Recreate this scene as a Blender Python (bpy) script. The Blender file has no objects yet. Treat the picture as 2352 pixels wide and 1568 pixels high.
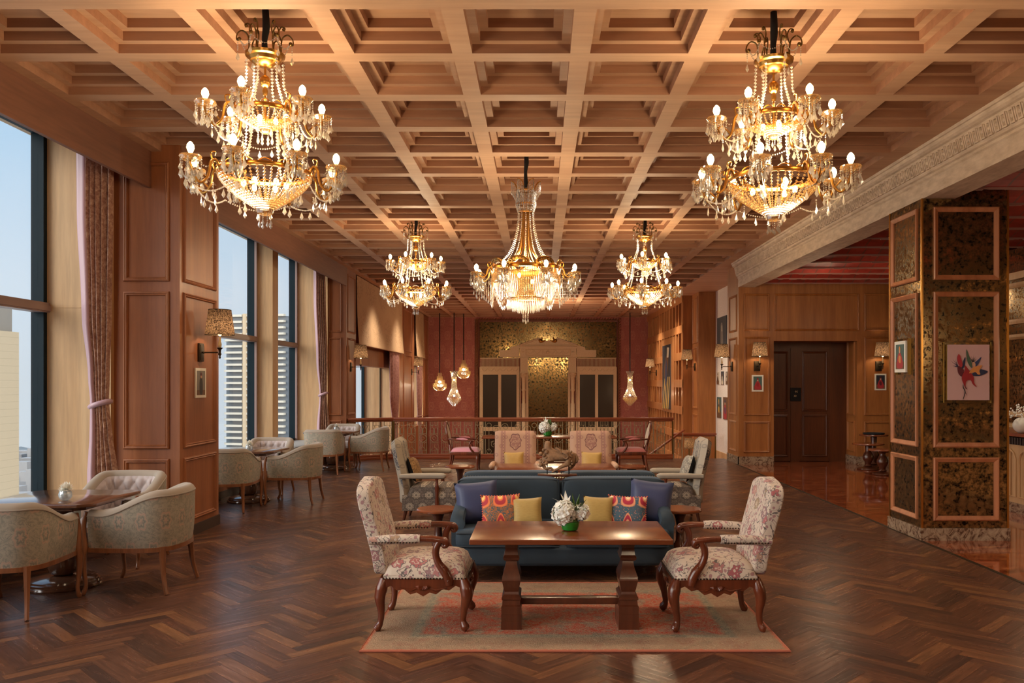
import bpy, bmesh, math, random
from mathutils import Vector, Matrix
random.seed(11)
COL = bpy.context.scene.collection
PI = math.pi
F, CX, CY, HC = 1935.0, 1240.0, 878.0, 1.65      # camera: focal length in pixels, optical axis, eye height
sin, cos = math.sin, math.cos

def px2(px, py, Y):                               # a pixel at depth Y as a point of the room
    return ((px - CX) * Y / F, Y, HC + (CY - py) * Y / F)
def zz(py, Y): return HC + (CY - py) * Y / F
def xx(px, Y): return (px - CX) * Y / F

# ------------------------------------------------------------------ materials
def lin(v):
    v /= 255.0
    return v / 12.92 if v <= 0.04045 else ((v + 0.055) / 1.055) ** 2.4
def c(r, g, b): return (lin(r), lin(g), lin(b), 1.0)

class G:
    def __init__(s, name):
        s.m = bpy.data.materials.new(name); s.m.use_nodes = True
        s.t = s.m.node_tree; s.b = s.t.nodes['Principled BSDF']; s.o = s.t.nodes['Material Output']
    def n(s, typ, ins=None, out=0, **props):
        k = s.t.nodes.new('ShaderNode' + typ)
        for a, v in props.items(): setattr(k, a, v)
        for a, v in (ins or {}).items(): s.put(k.inputs[a], v)
        return k.outputs[out]
    def put(s, sock, v):
        if isinstance(v, bpy.types.NodeSocket): s.t.links.new(v, sock)
        else: sock.default_value = v
    def set(s, **kw):
        for a, v in kw.items(): s.put(s.b.inputs[a.replace('_', ' ')], v)
        return s.m
    def ma(s, op, a, b=0.0, d=0.0): return s.n('Math', {0: a, 1: b, 2: d}, operation=op)
    def mix(s, f, a, b, blend='MIX'):
        k = s.t.nodes.new('ShaderNodeMix'); k.data_type = 'RGBA'; k.blend_type = blend
        s.put(k.inputs[0], f); s.put(k.inputs[6], a); s.put(k.inputs[7], b)
        return k.outputs[2]
    def ramp(s, f, stops, interp='LINEAR'):
        k = s.t.nodes.new('ShaderNodeValToRGB'); e = k.color_ramp; e.interpolation = interp
        while len(e.elements) < len(stops): e.elements.new(0.5)
        for el, (p, col) in zip(e.elements, stops):
            el.position = p; el.color = col if not isinstance(col, (int, float)) else (col, col, col, 1)
        s.put(k.inputs[0], f); return k.outputs[0]
    def co(s, kind='Object', scale=(1, 1, 1), rot=(0, 0, 0), loc=(0, 0, 0)):
        v = s.n('TexCoord', out={'Generated': 0, 'Normal': 1, 'UV': 2, 'Object': 3}[kind])
        return s.n('Mapping', {'Vector': v, 'Scale': scale, 'Rotation': rot, 'Location': loc})
    def noise(s, v, scale=1.0, detail=4.0, rough=0.55, dist=0.0, out=0):
        return s.n('TexNoise', {'Vector': v, 'Scale': scale, 'Detail': detail, 'Roughness': rough, 'Distortion': dist}, out)
    def vor(s, v, scale=1.0, out=0, rnd=1.0, feature='F1'):
        return s.n('TexVoronoi', {'Vector': v, 'Scale': scale, 'Randomness': rnd}, out, feature=feature)
    def xyz(s, v):
        k = s.t.nodes.new('ShaderNodeSeparateXYZ'); s.put(k.inputs[0], v); return k.outputs
    def bump(s, h, strength=0.3, dist=0.01):
        s.put(s.b.inputs['Normal'], s.n('Bump', {'Height': h, 'Strength': strength, 'Distance': dist}))
    def cell(s, u, v, su, sv, stag=True):         # repeat a motif on a (staggered) grid: returns local coordinates in -0.5..0.5
        V = s.ma('DIVIDE', v, sv); U = s.ma('DIVIDE', u, su)
        if stag:
            U = s.ma('ADD', U, s.ma('MULTIPLY', 0.5, s.ma('FLOORED_MODULO', s.ma('FLOOR', V), 2.0)))
        return s.ma('SUBTRACT', s.ma('FRACT', U), 0.5), s.ma('SUBTRACT', s.ma('FRACT', V), 0.5)
    def rad(s, a, b, ka=1.0, kb=1.0):
        a = s.ma('MULTIPLY', a, ka); b = s.ma('MULTIPLY', b, kb)
        return s.ma('SQRT', s.ma('ADD', s.ma('MULTIPLY', a, a), s.ma('MULTIPLY', b, b)))
    def band(s, v, lo, hi, soft=0.02):            # 1 inside lo..hi
        a = s.n('MapRange', {0: v, 1: lo - soft, 2: lo + soft, 3: 0.0, 4: 1.0})
        b = s.n('MapRange', {0: v, 1: hi - soft, 2: hi + soft, 3: 1.0, 4: 0.0})
        return s.ma('MULTIPLY', a, b)

def plain(name, col, rough=0.5, metal=0.0, **kw):
    g = G(name); return g.set(Base_Color=col, Roughness=rough, Metallic=metal, **kw)

def wood(name, ca, cb, along='z', sc=1.0, rough=0.4, coat=0.0, streak=0.35, spec=0.4):
    g = G(name); k = {'x': (1.2, 16, 16), 'y': (16, 1.2, 16), 'z': (16, 16, 1.2)}[along]
    v = g.co(scale=tuple(a * sc for a in k))
    big = g.noise(v, 0.45, 3, 0.5, 0.6); fine = g.noise(v, 3.5, 5, 0.6, 0.2)
    col = g.ramp(big, [(0.3, ca), (0.72, cb)])
    dk = g.ramp(fine, [(0.35, 1.0 - streak), (0.62, 1.0)])
    g.bump(fine, 0.08, 0.004)
    return g.set(Base_Color=g.mix(1.0, col, dk, 'MULTIPLY'), Roughness=rough, Coat_Weight=coat, Coat_Roughness=0.16, Specular_IOR_Level=spec)

M = {}
M['panel'] = wood('panelling wood', c(134, 78, 46), c(164, 102, 62), 'z', 0.55, 0.45, 0.06, 0.16)
M['panel_r'] = wood('lift lobby panelling wood', c(150, 90, 44), c(180, 116, 62), 'z', 0.55, 0.45, 0.05, 0.18)
M['door'] = wood('dark door wood', c(84, 44, 24), c(104, 56, 30), 'z', 0.6, 0.4, 0.15, 0.2)
M['jamb'] = wood('pale oak veneer', c(190, 148, 102), c(218, 180, 134), 'z', 0.4, 0.5, 0.0, 0.16)
M['pelmet'] = wood('pelmet wood', c(120, 78, 60), c(140, 94, 72), 'y', 0.5, 0.5, 0.0, 0.18)
M['rib'] = wood('limewashed ceiling wood', c(186, 144, 114), c(212, 174, 142), 'x', 0.3, 0.6, 0.0, 0.12)
M['riser'] = wood('shaded coffer wood', c(148, 102, 76), c(176, 130, 100), 'x', 0.35, 0.6, 0.0, 0.18)  # un-limewashed risers; part of the darker tone is shade put into the colour
M['seam'] = plain('pale plank joints', c(116, 88, 70), 0.5)
M['skirt'] = plain('dark skirting', c(62, 48, 42), 0.45)
M['table'] = wood('polished table wood', c(108, 52, 28), c(146, 80, 44), 'x', 0.6, 0.24, 0.35, 0.22)
M['tdark'] = wood('dark turned wood', c(70, 34, 22), c(98, 50, 30), 'z', 0.8, 0.3, 0.35, 0.2)
M['carved'] = wood('carved chair wood', c(80, 36, 21), c(118, 56, 31), 'z', 1.6, 0.28, 0.35, 0.2)
M['tubwood'] = wood('tub chair wood', c(112, 66, 40), c(146, 92, 58), 'z', 1.6, 0.34, 0.25, 0.2)
M['tubtop'] = wood('polished brown table top', c(84, 54, 40), c(112, 74, 54), 'y', 0.6, 0.1, 0.8, 0.15)
M['rail'] = wood('handrail wood', c(128, 60, 34), c(156, 80, 46), 'x', 0.5, 0.28, 0.4, 0.15)
M['gold'] = plain('gilt brass', c(190, 138, 68), 0.28, 1.0)
M['brass'] = plain('aged brass', c(120, 96, 56), 0.35, 1.0)
M['bronze'] = plain('dark bronze', c(70, 58, 44), 0.45, 0.8)
M['iron'] = plain('antiqued iron', c(150, 134, 104), 0.5, 0.6)
M['black'] = plain('black cloth sleeve', c(16, 15, 16), 0.8)
M['frame_dark'] = plain('dark teal aluminium', c(14, 32, 40), 0.6, 0, Specular_IOR_Level=0.2)
M['frame_brown'] = plain('rose brown aluminium', c(150, 124, 116), 0.4)
M['white'] = plain('white petals', c(240, 236, 226), 0.6, 0, Subsurface_Weight=0.1)
M['leaf'] = plain('green leaves', c(74, 104, 46), 0.5)
M['green'] = plain('green glass', c(28, 120, 36), 0.12, 0, Coat_Weight=0.6)
M['sill'] = plain('pale stone sill', c(176, 174, 170), 0.5)
M['cord'] = plain('cream candle sleeve', c(226, 200, 150), 0.5)
M['creamwall'] = plain('cream plaster', c(196, 178, 150), 0.7)
M['void'] = plain('black cushion back', c(20, 20, 24), 0.9)
M['silver'] = plain('silver picture frame', c(170, 176, 168), 0.35, 0.8)
M['stud'] = plain('antique nailheads', c(58, 46, 38), 0.35, 0.8)
M['satin'] = plain('pink satin lining', c(178, 142, 150), 0.4, 0, Sheen_Weight=0.2)
M['matw'] = plain('white picture mat', c(226, 220, 208), 0.8)
M['goldframe'] = plain('gilt picture frame', c(186, 146, 72), 0.38, 0.35)
M['ebony'] = plain('dark picture frame', c(58, 34, 22), 0.4)
M['button'] = plain('upholstery buttons', c(150, 132, 132), 0.7)

g = G('lit bulb glass'); g.set(Base_Color=c(255, 230, 180), Emission_Color=c(255, 214, 140), Emission_Strength=26.0)
g.m.cycles.emission_sampling = 'NONE'; M['bulb'] = g.m

def crystal(name, tint, fac):
    g = G(name)
    gl = g.n('BsdfGlossy', {'Color': (1, 1, 1, 1), 'Roughness': 0.08})
    df = g.n('BsdfTranslucent', {'Color': tint}); d2 = g.n('BsdfDiffuse', {'Color': tint})
    body = g.n('MixShader', {0: 0.5, 1: df, 2: d2})
    a = g.n('MixShader', {0: 0.4, 1: body, 2: gl})
    b = g.n('MixShader', {0: fac, 1: g.n('BsdfTransparent', {'Color': (0.96, 0.96, 0.96, 1)}), 2: a})
    g.put(g.o.inputs[0], b); return g.m
M['bead'] = crystal('crystal beads', c(190, 146, 86), 0.72)
M['prism'] = crystal('amber crystal prisms', c(226, 190, 132), 0.88)
M['drop'] = crystal('clear crystal drops', c(236, 224, 204), 0.6)
g = G('window glass')
fr = g.n('LayerWeight', {'Blend': 0.12}, 1)
g.put(g.o.inputs[0], g.n('MixShader', {0: g.ma('MULTIPLY', fr, 0.35), 1: g.n('BsdfTransparent', {'Color': (0.985, 0.99, 0.99, 1)}), 2: g.n('BsdfGlossy', {'Roughness': 0.02})}))
M['glass'] = g.m
M['vase'] = crystal('ribbed clear glass', c(225, 238, 240), 0.5)

def antique(name, dark, light, scale, rough=0.1, t0=0.4, t1=0.62, dist=0.4):
    g = G(name); v = g.co()
    a = g.noise(v, scale, 5, 0.65, dist)
    return g.set(Base_Color=g.ramp(a, [(t0, dark), (t1, light)]), Metallic=0.85, Roughness=g.ramp(a, [(t0, 0.32), (t1, rough)]))
M['mirror'] = antique('antique mirror', c(24, 15, 9), c(156, 126, 84), 22, 0.05, 0.36, 0.62, 0.0)
M['mirror_far'] = antique('foxed wall mirror', c(36, 27, 14), c(156, 130, 84), 14, 0.06, 0.38, 0.6, 0.0)
M['mesh_dark'] = plain('dark woven door panel', c(56, 46, 36), 0.35, 0.4)

# upholstery -------------------------------------------------------
def floral():
    g = G('floral tapestry'); v = g.co()
    w = g.n('VectorMath', {0: v, 1: g.n('VectorMath', {0: g.noise(v, 9, 2, 0.5, 0, 1), 'Scale': 0.07}, operation='SCALE')}, operation='ADD')
    d = g.vor(w, 8.0); cc = g.vor(w, 8.0, 1)
    pet = g.ma('ADD', d, g.ma('MULTIPLY', g.ma('SUBTRACT', g.vor(v, 42), 0.4), 0.3))
    ground = c(196, 178, 162)
    hue = g.ramp(g.xyz(cc)[0], [(0.0, c(150, 78, 84)), (0.3, c(176, 112, 108)), (0.55, c(130, 100, 104)), (0.75, c(190, 136, 128)), (1.0, c(150, 126, 96))])
    col = g.mix(g.band(pet, -1.0, 0.35, 0.02), ground, hue)
    col = g.mix(g.band(pet, 0.14, 0.2, 0.015), col, ground)
    col = g.mix(g.band(pet, 0.345, 0.38, 0.012), col, c(86, 72, 78))
    n2 = g.noise(v, 12, 2, 0.5, 1.2)
    vine = g.band(n2, 0.482, 0.512, 0.006)
    col = g.mix(g.ma('MULTIPLY', vine, g.band(pet, 0.38, 9, 0.01)), col, c(96, 86, 84))
    lf = g.vor(w, 27); lfm = g.ma('MULTIPLY', g.band(lf, -1, 0.3, 0.03), g.band(pet, 0.4, 9, 0.02))
    col = g.mix(lfm, col, c(158, 118, 118))
    g.bump(g.noise(v, 320, 2), 0.15, 0.002)
    return g.set(Base_Color=col, Roughness=0.85, Sheen_Weight=0.15)
M['floral'] = floral()

def damask(name, ground, ground2, pink, dark, su, sv, kind='UV'):
    g = G(name); v = g.co(kind); x, y, z = g.xyz(v)[:]
    if kind != 'UV': y = z
    a, b = g.cell(x, y, su, sv)
    r = g.rad(a, b, 1.25, 1.0)
    ang = g.ma('ARCTAN2', a, b)
    pet = g.ma('ADD', r, g.ma('MULTIPLY', g.ma('COSINE', g.ma('MULTIPLY', ang, 6.0)), 0.035))
    nz = g.noise(v, 34, 3, 0.6)
    fl = g.noise(v, 17, 2, 0.5, 2.0)
    col = g.mix(g.ramp(fl, [(0.42, 0.0), (0.46, 1.0)]), ground2, ground)
    col = g.mix(g.ma('MULTIPLY', g.band(fl, 0.5, 0.53, 0.008), 0.6), col, dark)
    col = g.mix(g.ma('MULTIPLY', g.band(pet, 0.24, 0.31, 0.015), 0.75), col, pink)
    col = g.mix(g.ma('MULTIPLY', g.band(pet, 0.13, 0.19, 0.012), 0.6), col, dark)
    col = g.mix(g.ma('MULTIPLY', g.band(pet, -1, 0.08, 0.015), 0.8), col, pink)
    col = g.mix(g.ma('MULTIPLY', g.ramp(nz, [(0.55, 0.0), (0.65, 1.0)]), 0.35), col, dark)
    g.bump(g.noise(v, 260, 2), 0.12, 0.002)
    return g.set(Base_Color=col, Roughness=0.85, Sheen_Weight=0.1)
M['damask'] = damask('sage damask', c(154, 143, 126), c(134, 128, 114), c(176, 142, 124), c(104, 104, 98), 0.17, 0.23)
M['wallpaper'] = damask('rose damask wallpaper', c(160, 94, 84), c(148, 82, 76), c(178, 118, 102), c(168, 104, 92), 0.4, 0.52, 'Object')

g = G('lilac tufted velvet'); v = g.co()
g.bump(g.noise(v, 160, 3), 0.12, 0.003)
M['lilac'] = g.set(Base_Color=g.mix(g.noise(v, 16, 4), c(150, 136, 136), c(186, 170, 164)), Roughness=0.75, Sheen_Weight=0.3)

g = G('blue velvet'); v = g.co()
M['velvet'] = g.set(Base_Color=g.mix(g.noise(v, 7, 4, 0.6), c(24, 37, 48), c(37, 54, 67)), Roughness=0.75, Sheen_Weight=0.3, Sheen_Roughness=0.4, Sheen_Tint=c(120, 150, 180))
M['pipe'] = plain('dark piping', c(22, 34, 46), 0.7)

def medallion(name, ground, ink, mid, su, sv, axes):
    g = G(name); v = g.co(); q = g.xyz(v); x, y = q[axes[0]], q[axes[1]]
    a, b = g.cell(x, y, su, sv)
    r = g.rad(a, b)
    ang = g.ma('ARCTAN2', a, b)
    pet = g.ma('ADD', r, g.ma('MULTIPLY', g.ma('COSINE', g.ma('MULTIPLY', ang, 8.0)), 0.03))
    nz = g.noise(v, 60, 2, 0.5, 1.0)
    col = g.mix(g.ramp(nz, [(0.46, 0.0), (0.5, 0.6)]), ground, ink)
    for lo, hi, cc, f in ((-1, .34, mid, .75), (.3, .35, ink, .9), (.2, .24, ink, .8), (-1, .1, ink, .7), (.4, .43, ink, .8)):
        col = g.mix(g.ma('MULTIPLY', g.band(pet, lo, hi, 0.012), f), col, cc)
    g.bump(g.noise(v, 260, 2), 0.12, 0.002)
    return g.set(Base_Color=col, Roughness=0.88)
M['seatpat'] = medallion('brown medallion weave', c(116, 102, 92), c(66, 58, 54), c(176, 160, 142), 0.15, 0.13, (1, 2))

def paisley(name, ground, ink, motif, stripe):
    g = G(name); v = g.co(); q = g.xyz(v); x, y, z = q[0], q[1], q[2]
    ax = g.ma('ABSOLUTE', x)
    col = ground
    st = g.ma('ADD', g.band(ax, 0.135, 0.16, 0.004), g.band(ax, 0.172, 0.2, 0.004))
    col = g.mix(g.ma('MULTIPLY', st, 0.6), col, stripe)
    col = g.mix(g.ma('MULTIPLY', g.ma('MULTIPLY', g.band(ax, .16, .172, .003), g.ramp(g.ma('SINE', g.ma('MULTIPLY', z, 160)), [(0.4, 0.), (0.6, 1.)])), 0.8), col, ink)
    # large central motif
    dz = g.ma('SUBTRACT', z, 0.84); r = g.rad(x, dz, 1.0, 0.72)
    ang = g.ma('ARCTAN2', x, dz)
    pr = g.ma('ADD', r, g.ma('MULTIPLY', g.ma('COSINE', g.ma('MULTIPLY', ang, 7.0)), 0.006))
    nz = g.noise(v, 70, 2, 0.5, 1.0)
    inner = g.ma('MULTIPLY', g.band(pr, -1, 0.075, 0.003), g.ramp(nz, [(0.46, 0.0), (0.5, 1.0)]))
    col = g.mix(g.ma('MULTIPLY', inner, 0.8), col, motif)
    col = g.mix(g.band(pr, 0.072, 0.08, 0.002), col, ink)
    # scattered small sprigs
    a, b = g.cell(x, z, 0.13, 0.12)
    r2 = g.rad(a, b); m2 = g.ma('MULTIPLY', g.band(r2, 0.1, 0.2, 0.03), g.band(pr, 0.1, 9, 0.01))
    col = g.mix(g.ma('MULTIPLY', m2, 0.5), col, motif)
    g.bump(g.noise(v, 260, 2), 0.12, 0.002)
    return g.set(Base_Color=col, Roughness=0.88)
M['pinkpaisley'] = paisley('rose paisley weave', c(194, 156, 132), c(116, 76, 76), c(150, 100, 98), c(154, 106, 104))
M['greypaisley'] = paisley('grey paisley weave', c(166, 154, 138), c(74, 72, 76), c(100, 96, 98), c(112, 104, 98))

def sidepaisley():
    g = G('grey paisley side weave'); v = g.co(); q = g.xyz(v)
    a, b = g.cell(q[1], q[2], 0.2, 0.3)
    aa = g.ma('ADD', a, g.ma('MULTIPLY', g.ma('SINE', g.ma('MULTIPLY', b, 6.0)), 0.12))
    r = g.rad(aa, b, 1.3, 0.9)
    nz = g.noise(v, 60, 2, 0.5, 1.0)
    col = g.mix(g.ma('MULTIPLY', g.band(r, -1, .3, .02), g.ramp(nz, [(0.42, 0.), (0.5, 1.)])), c(174, 160, 142), c(84, 82, 86))
    for lo, hi in ((.3, .33), (.38, .4), (.2, .22)):
        col = g.mix(g.band(r, lo, hi, .01), col, c(74, 74, 78))
    return g.set(Base_Color=col, Roughness=0.88)
M['sidepaisley'] = sidepaisley()
M['pinkarm'] = wood('pale rose weave', c(200, 160, 130), c(214, 176, 148), 'y', 1, .88, 0, .1)
M['rose'] = plain('rose pink seat cloth', c(196, 128, 140), 0.8, 0, Sheen_Weight=0.3)
M['coral'] = plain('coral seat cloth', c(176, 96, 90), 0.8, 0, Sheen_Weight=0.3)
M['louisback'] = wood('cream louis back weave', c(190, 166, 140), c(212, 188, 160), 'z', 2, .85, 0, .15)
M['navy'] = plain('navy silk', c(36, 46, 86), 0.5, 0, Sheen_Weight=0.3)
g = G('ochre silk'); v = g.co(scale=(30, 30, 200))
M['ochre'] = g.set(Base_Color=g.mix(g.noise(v, 1, 3), c(150, 122, 62), c(182, 152, 84)), Roughness=0.6, Sheen_Weight=0.2)
g = G('gold silk'); v = g.co(scale=(30, 30, 200))
M['goldsilk'] = g.set(Base_Color=g.mix(g.noise(v, 1, 3), c(176, 138, 70), c(206, 168, 96)), Roughness=0.5)
def ikat(name, bg, bg2, rim, fill, core):
    g = G(name); v = g.co(); q = g.xyz(v)
    a, b = g.cell(g.ma('ADD', q[0], 0.075), g.ma('ADD', q[2], 0.12), 0.15, 0.26, False)
    w = g.ma('ADD', 0.55, g.ma('MULTIPLY', b, 1.6))              # teardrop: narrow on top
    r = g.rad(g.ma('MULTIPLY', a, g.ma('MAXIMUM', g.ma('ADD', w, 0.5), 0.4)), b, 1.0, 0.85)
    nz = g.noise(v, 40, 3, 0.6, 1.5)
    col = g.mix(g.ramp(nz, [(0.44, 0.0), (0.52, 1.0)]), bg, bg2)
    col = g.mix(g.ma('MULTIPLY', g.ramp(g.noise(v, 75, 2), [(0.6, 0.), (0.64, 1.)]), .6), col, rim)
    for lo, hi, cc in ((-1, .34, rim), (-1, .285, fill), (-1, .17, rim), (-1, .125, core), (-1, .04, fill)):
        col = g.mix(g.band(r, lo, hi, .012), col, cc)
    return g.set(Base_Color=col, Roughness=0.8)
M['ikat_o'] = ikat('orange ikat weave', c(70, 88, 92), c(150, 96, 60), c(226, 120, 70), c(170, 50, 60), c(236, 190, 110))
M['ikat_t'] = ikat('teal ikat weave', c(56, 96, 112), c(74, 84, 100), c(222, 150, 110), c(168, 40, 66), c(230, 210, 170))
M['brownpat'] = medallion('tan medallion weave', c(158, 120, 76), c(96, 70, 44), c(180, 140, 90), 0.09, 0.09, (0, 2))
M['greypat'] = medallion('grey medallion weave', c(170, 160, 144), c(92, 88, 86), c(190, 180, 160), 0.16, 0.2, (0, 2))

g = G('rose mottled curtain'); v = g.co()
nz = g.noise(v, 26, 5, 0.7, 0.5)
M['curtain'] = g.set(Base_Color=g.ramp(nz, [(0.38, c(132, 88, 72)), (0.52, c(164, 122, 102)), (0.64, c(188, 154, 132))]), Roughness=0.85, Sheen_Weight=0.2)
g = G('dusky rose curtain'); v = g.co()
M['curtain2'] = g.set(Base_Color=g.ramp(g.noise(v, 14, 5, 0.7), [(0.35, c(126, 82, 76)), (0.65, c(160, 114, 104))]), Roughness=0.85)
g = G('embroidered blind linen'); v = g.co(); q = g.xyz(v)
fig = g.noise(v, 5.5, 4, 0.6, 2.5)
a, b = g.cell(q[1], q[2], 1.5, 0.9)
m = g.ma('MULTIPLY', g.band(fig, .52, .56, .012), g.band(g.rad(a, b), -1, .4, .1))
seam = g.ma('ADD', g.band(q[2], 2.66, 2.68, .006), g.band(q[2], 2.70, 2.72, .006))
col = g.mix(g.ma('MULTIPLY', g.ma('ADD', m, seam), .7), c(186, 152, 116), c(118, 84, 56))
M['blind'] = g.set(Base_Color=col, Roughness=0.9)

g = G('pleated patterned shade'); v = g.co(); nz = g.noise(v, 75, 3, 0.6, 1.0)
col = g.ramp(nz, [(0.42, c(66, 50, 40)), (0.58, c(158, 128, 100))])
tr = g.n('BsdfTranslucent', {'Color': col}); df = g.n('BsdfDiffuse', {'Color': col})
g.put(g.o.inputs[0], g.n('MixShader', {0: 0.3, 1: df, 2: tr})); M['shade'] = g.m

g = G('herringbone floor planks')
uv = g.co('UV', scale=(1.6, 22, 1)); tone = g.n('Attribute', attribute_name='tone', out=2)
n1 = g.noise(uv, 1.6, 6, 0.65, 0.8)
base = g.ramp(tone, [(0.0, c(66, 45, 37)), (0.3, c(94, 60, 43)), (0.6, c(82, 53, 42)), (0.85, c(110, 71, 48)), (1.0, c(118, 79, 52))])
col = g.mix(1.0, base, g.ramp(n1, [(0.3, 0.5), (0.5, 0.95), (0.7, 1.35)]), 'MULTIPLY')
g.bump(n1, 0.12, 0.004)
M['floor'] = g.set(Base_Color=col, Roughness=g.ramp(n1, [(0.3, 0.34), (0.7, 0.25)]), Specular_IOR_Level=0.42)
g = G('red marble'); v = g.co(scale=(1, 2.2, 1))
n1 = g.noise(v, 2.6, 8, 0.65, 1.8)
M['marble'] = g.set(Base_Color=g.ramp(n1, [(0.32, c(70, 30, 18)), (0.48, c(134, 62, 34)), (0.6, c(160, 84, 48)), (0.68, c(190, 128, 86))]), Roughness=0.08, Coat_Weight=0.4)
g = G('veined plinth marble'); v = g.co()
n1 = g.noise(v, 7, 8, 0.7, 2.5)
M['plinth'] = g.set(Base_Color=g.ramp(n1, [(0.4, c(84, 58, 44)), (0.5, c(150, 126, 104)), (0.7, c(176, 154, 130))]), Roughness=0.2)
g = G('red glazed brick'); v = g.co(scale=(1, 1, 1))
q = g.xyz(v)
comb = g.n('CombineXYZ', {0: q[0], 1: g.ma('MULTIPLY', q[1], 1.0), 2: 0.0})
br = g.t.nodes.new('ShaderNodeTexBrick'); g.put(br.inputs['Vector'], comb)
for k_, v_ in {'Color1': c(160, 46, 34), 'Color2': c(132, 38, 30), 'Mortar': c(92, 62, 54), 'Scale': 1.0, 'Mortar Size': 0.012, 'Brick Width': 0.24, 'Row Height': 0.3675}.items(): br.inputs[k_].default_value = v_
M['brick'] = g.set(Base_Color=g.mix(0.35, br.outputs[0], g.ramp(g.noise(v, 8, 5), [(0.3, c(70, 22, 20)), (0.7, c(176, 60, 44))])), Roughness=0.55)
M['mortar'] = plain('rough mortar ridge', c(150, 110, 100), 0.8)
g = G('distressed rug pile'); v = g.co(); q = g.xyz(v)
ex = g.ma('SUBTRACT', 1.315, g.ma('ABSOLUTE', q[0])); ey = g.ma('SUBTRACT', 0.875, g.ma('ABSOLUTE', q[1]))
nz = g.noise(v, 5.5, 6, 0.7, 0.5); fn = g.noise(v, 60, 4, 0.7); md = g.noise(v, 18, 4, 0.65, 1.5)
ed = g.ma('ADD', g.ma('MINIMUM', ex, ey), g.ma('MULTIPLY', g.ma('SUBTRACT', md, 0.5), 0.05))
field = g.ramp(nz, [(0.34, c(116, 104, 96)), (0.43, c(146, 100, 86)), (0.5, c(170, 74, 54)), (0.57, c(178, 68, 48)), (0.64, c(138, 112, 98))])
field = g.mix(g.ma('MULTIPLY', g.band(md, .5, .54, .015), .7), field, c(170, 150, 126))
bord = g.ramp(nz, [(0.35, c(136, 112, 92)), (0.5, c(160, 130, 106)), (0.65, c(146, 106, 88))])
grey = g.ramp(md, [(0.35, c(112, 112, 100)), (0.6, c(156, 140, 116))])
col = g.mix(g.band(ed, .33, 9, .02), g.mix(g.band(ed, .26, 9, .015), bord, grey), field)
col = g.mix(g.band(ed, -9, .02, .008), col, c(186, 104, 78))
col = g.mix(g.ramp(fn, [(0.42, 0.0), (0.62, 0.45)]), col, c(160, 140, 116))
vr = g.vor(v, 15)
col = g.mix(g.ma('MULTIPLY', g.band(vr, .3, .36, .03), .35), col, c(190, 168, 134))
g.bump(g.noise(v, 130, 3), 0.8, 0.008)
M['rug'] = g.set(Base_Color=col, Roughness=0.95, Specular_IOR_Level=0.1)
M['rugedge'] = plain('rug binding', c(160, 88, 66), 0.95)
g = G('carved cream plaster'); v = g.co(); nz = g.noise(v, 30, 5, .6)
M['plaster'] = g.set(Base_Color=g.ramp(nz, [(0.3, c(206, 180, 146)), (0.65, c(218, 194, 160))]), Roughness=0.7)
g = G('limewashed cornice'); v = g.co(scale=(3, 1, 3)); nz = g.noise(v, 5, 6, .6)
M['cornice'] = g.set(Base_Color=g.ramp(nz, [(0.3, c(182, 160, 138)), (0.65, c(216, 196, 174))]), Roughness=0.7)
g = G('white grasscloth'); v = g.co(scale=(1, 24, 24)); nz = g.noise(v, 2, 3)
M['grass'] = g.set(Base_Color=g.ramp(nz, [(0.3, c(214, 204, 194)), (0.7, c(236, 228, 218))]), Roughness=0.85)
g = G('weathered terracotta'); v = g.co(); nz = g.noise(v, 18, 5, .65)
g.bump(nz, 0.5, 0.01)
M['terra'] = g.set(Base_Color=g.ramp(nz, [(0.3, c(104, 78, 58)), (0.55, c(150, 112, 80)), (0.75, c(120, 100, 80))]), Roughness=0.85)
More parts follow.
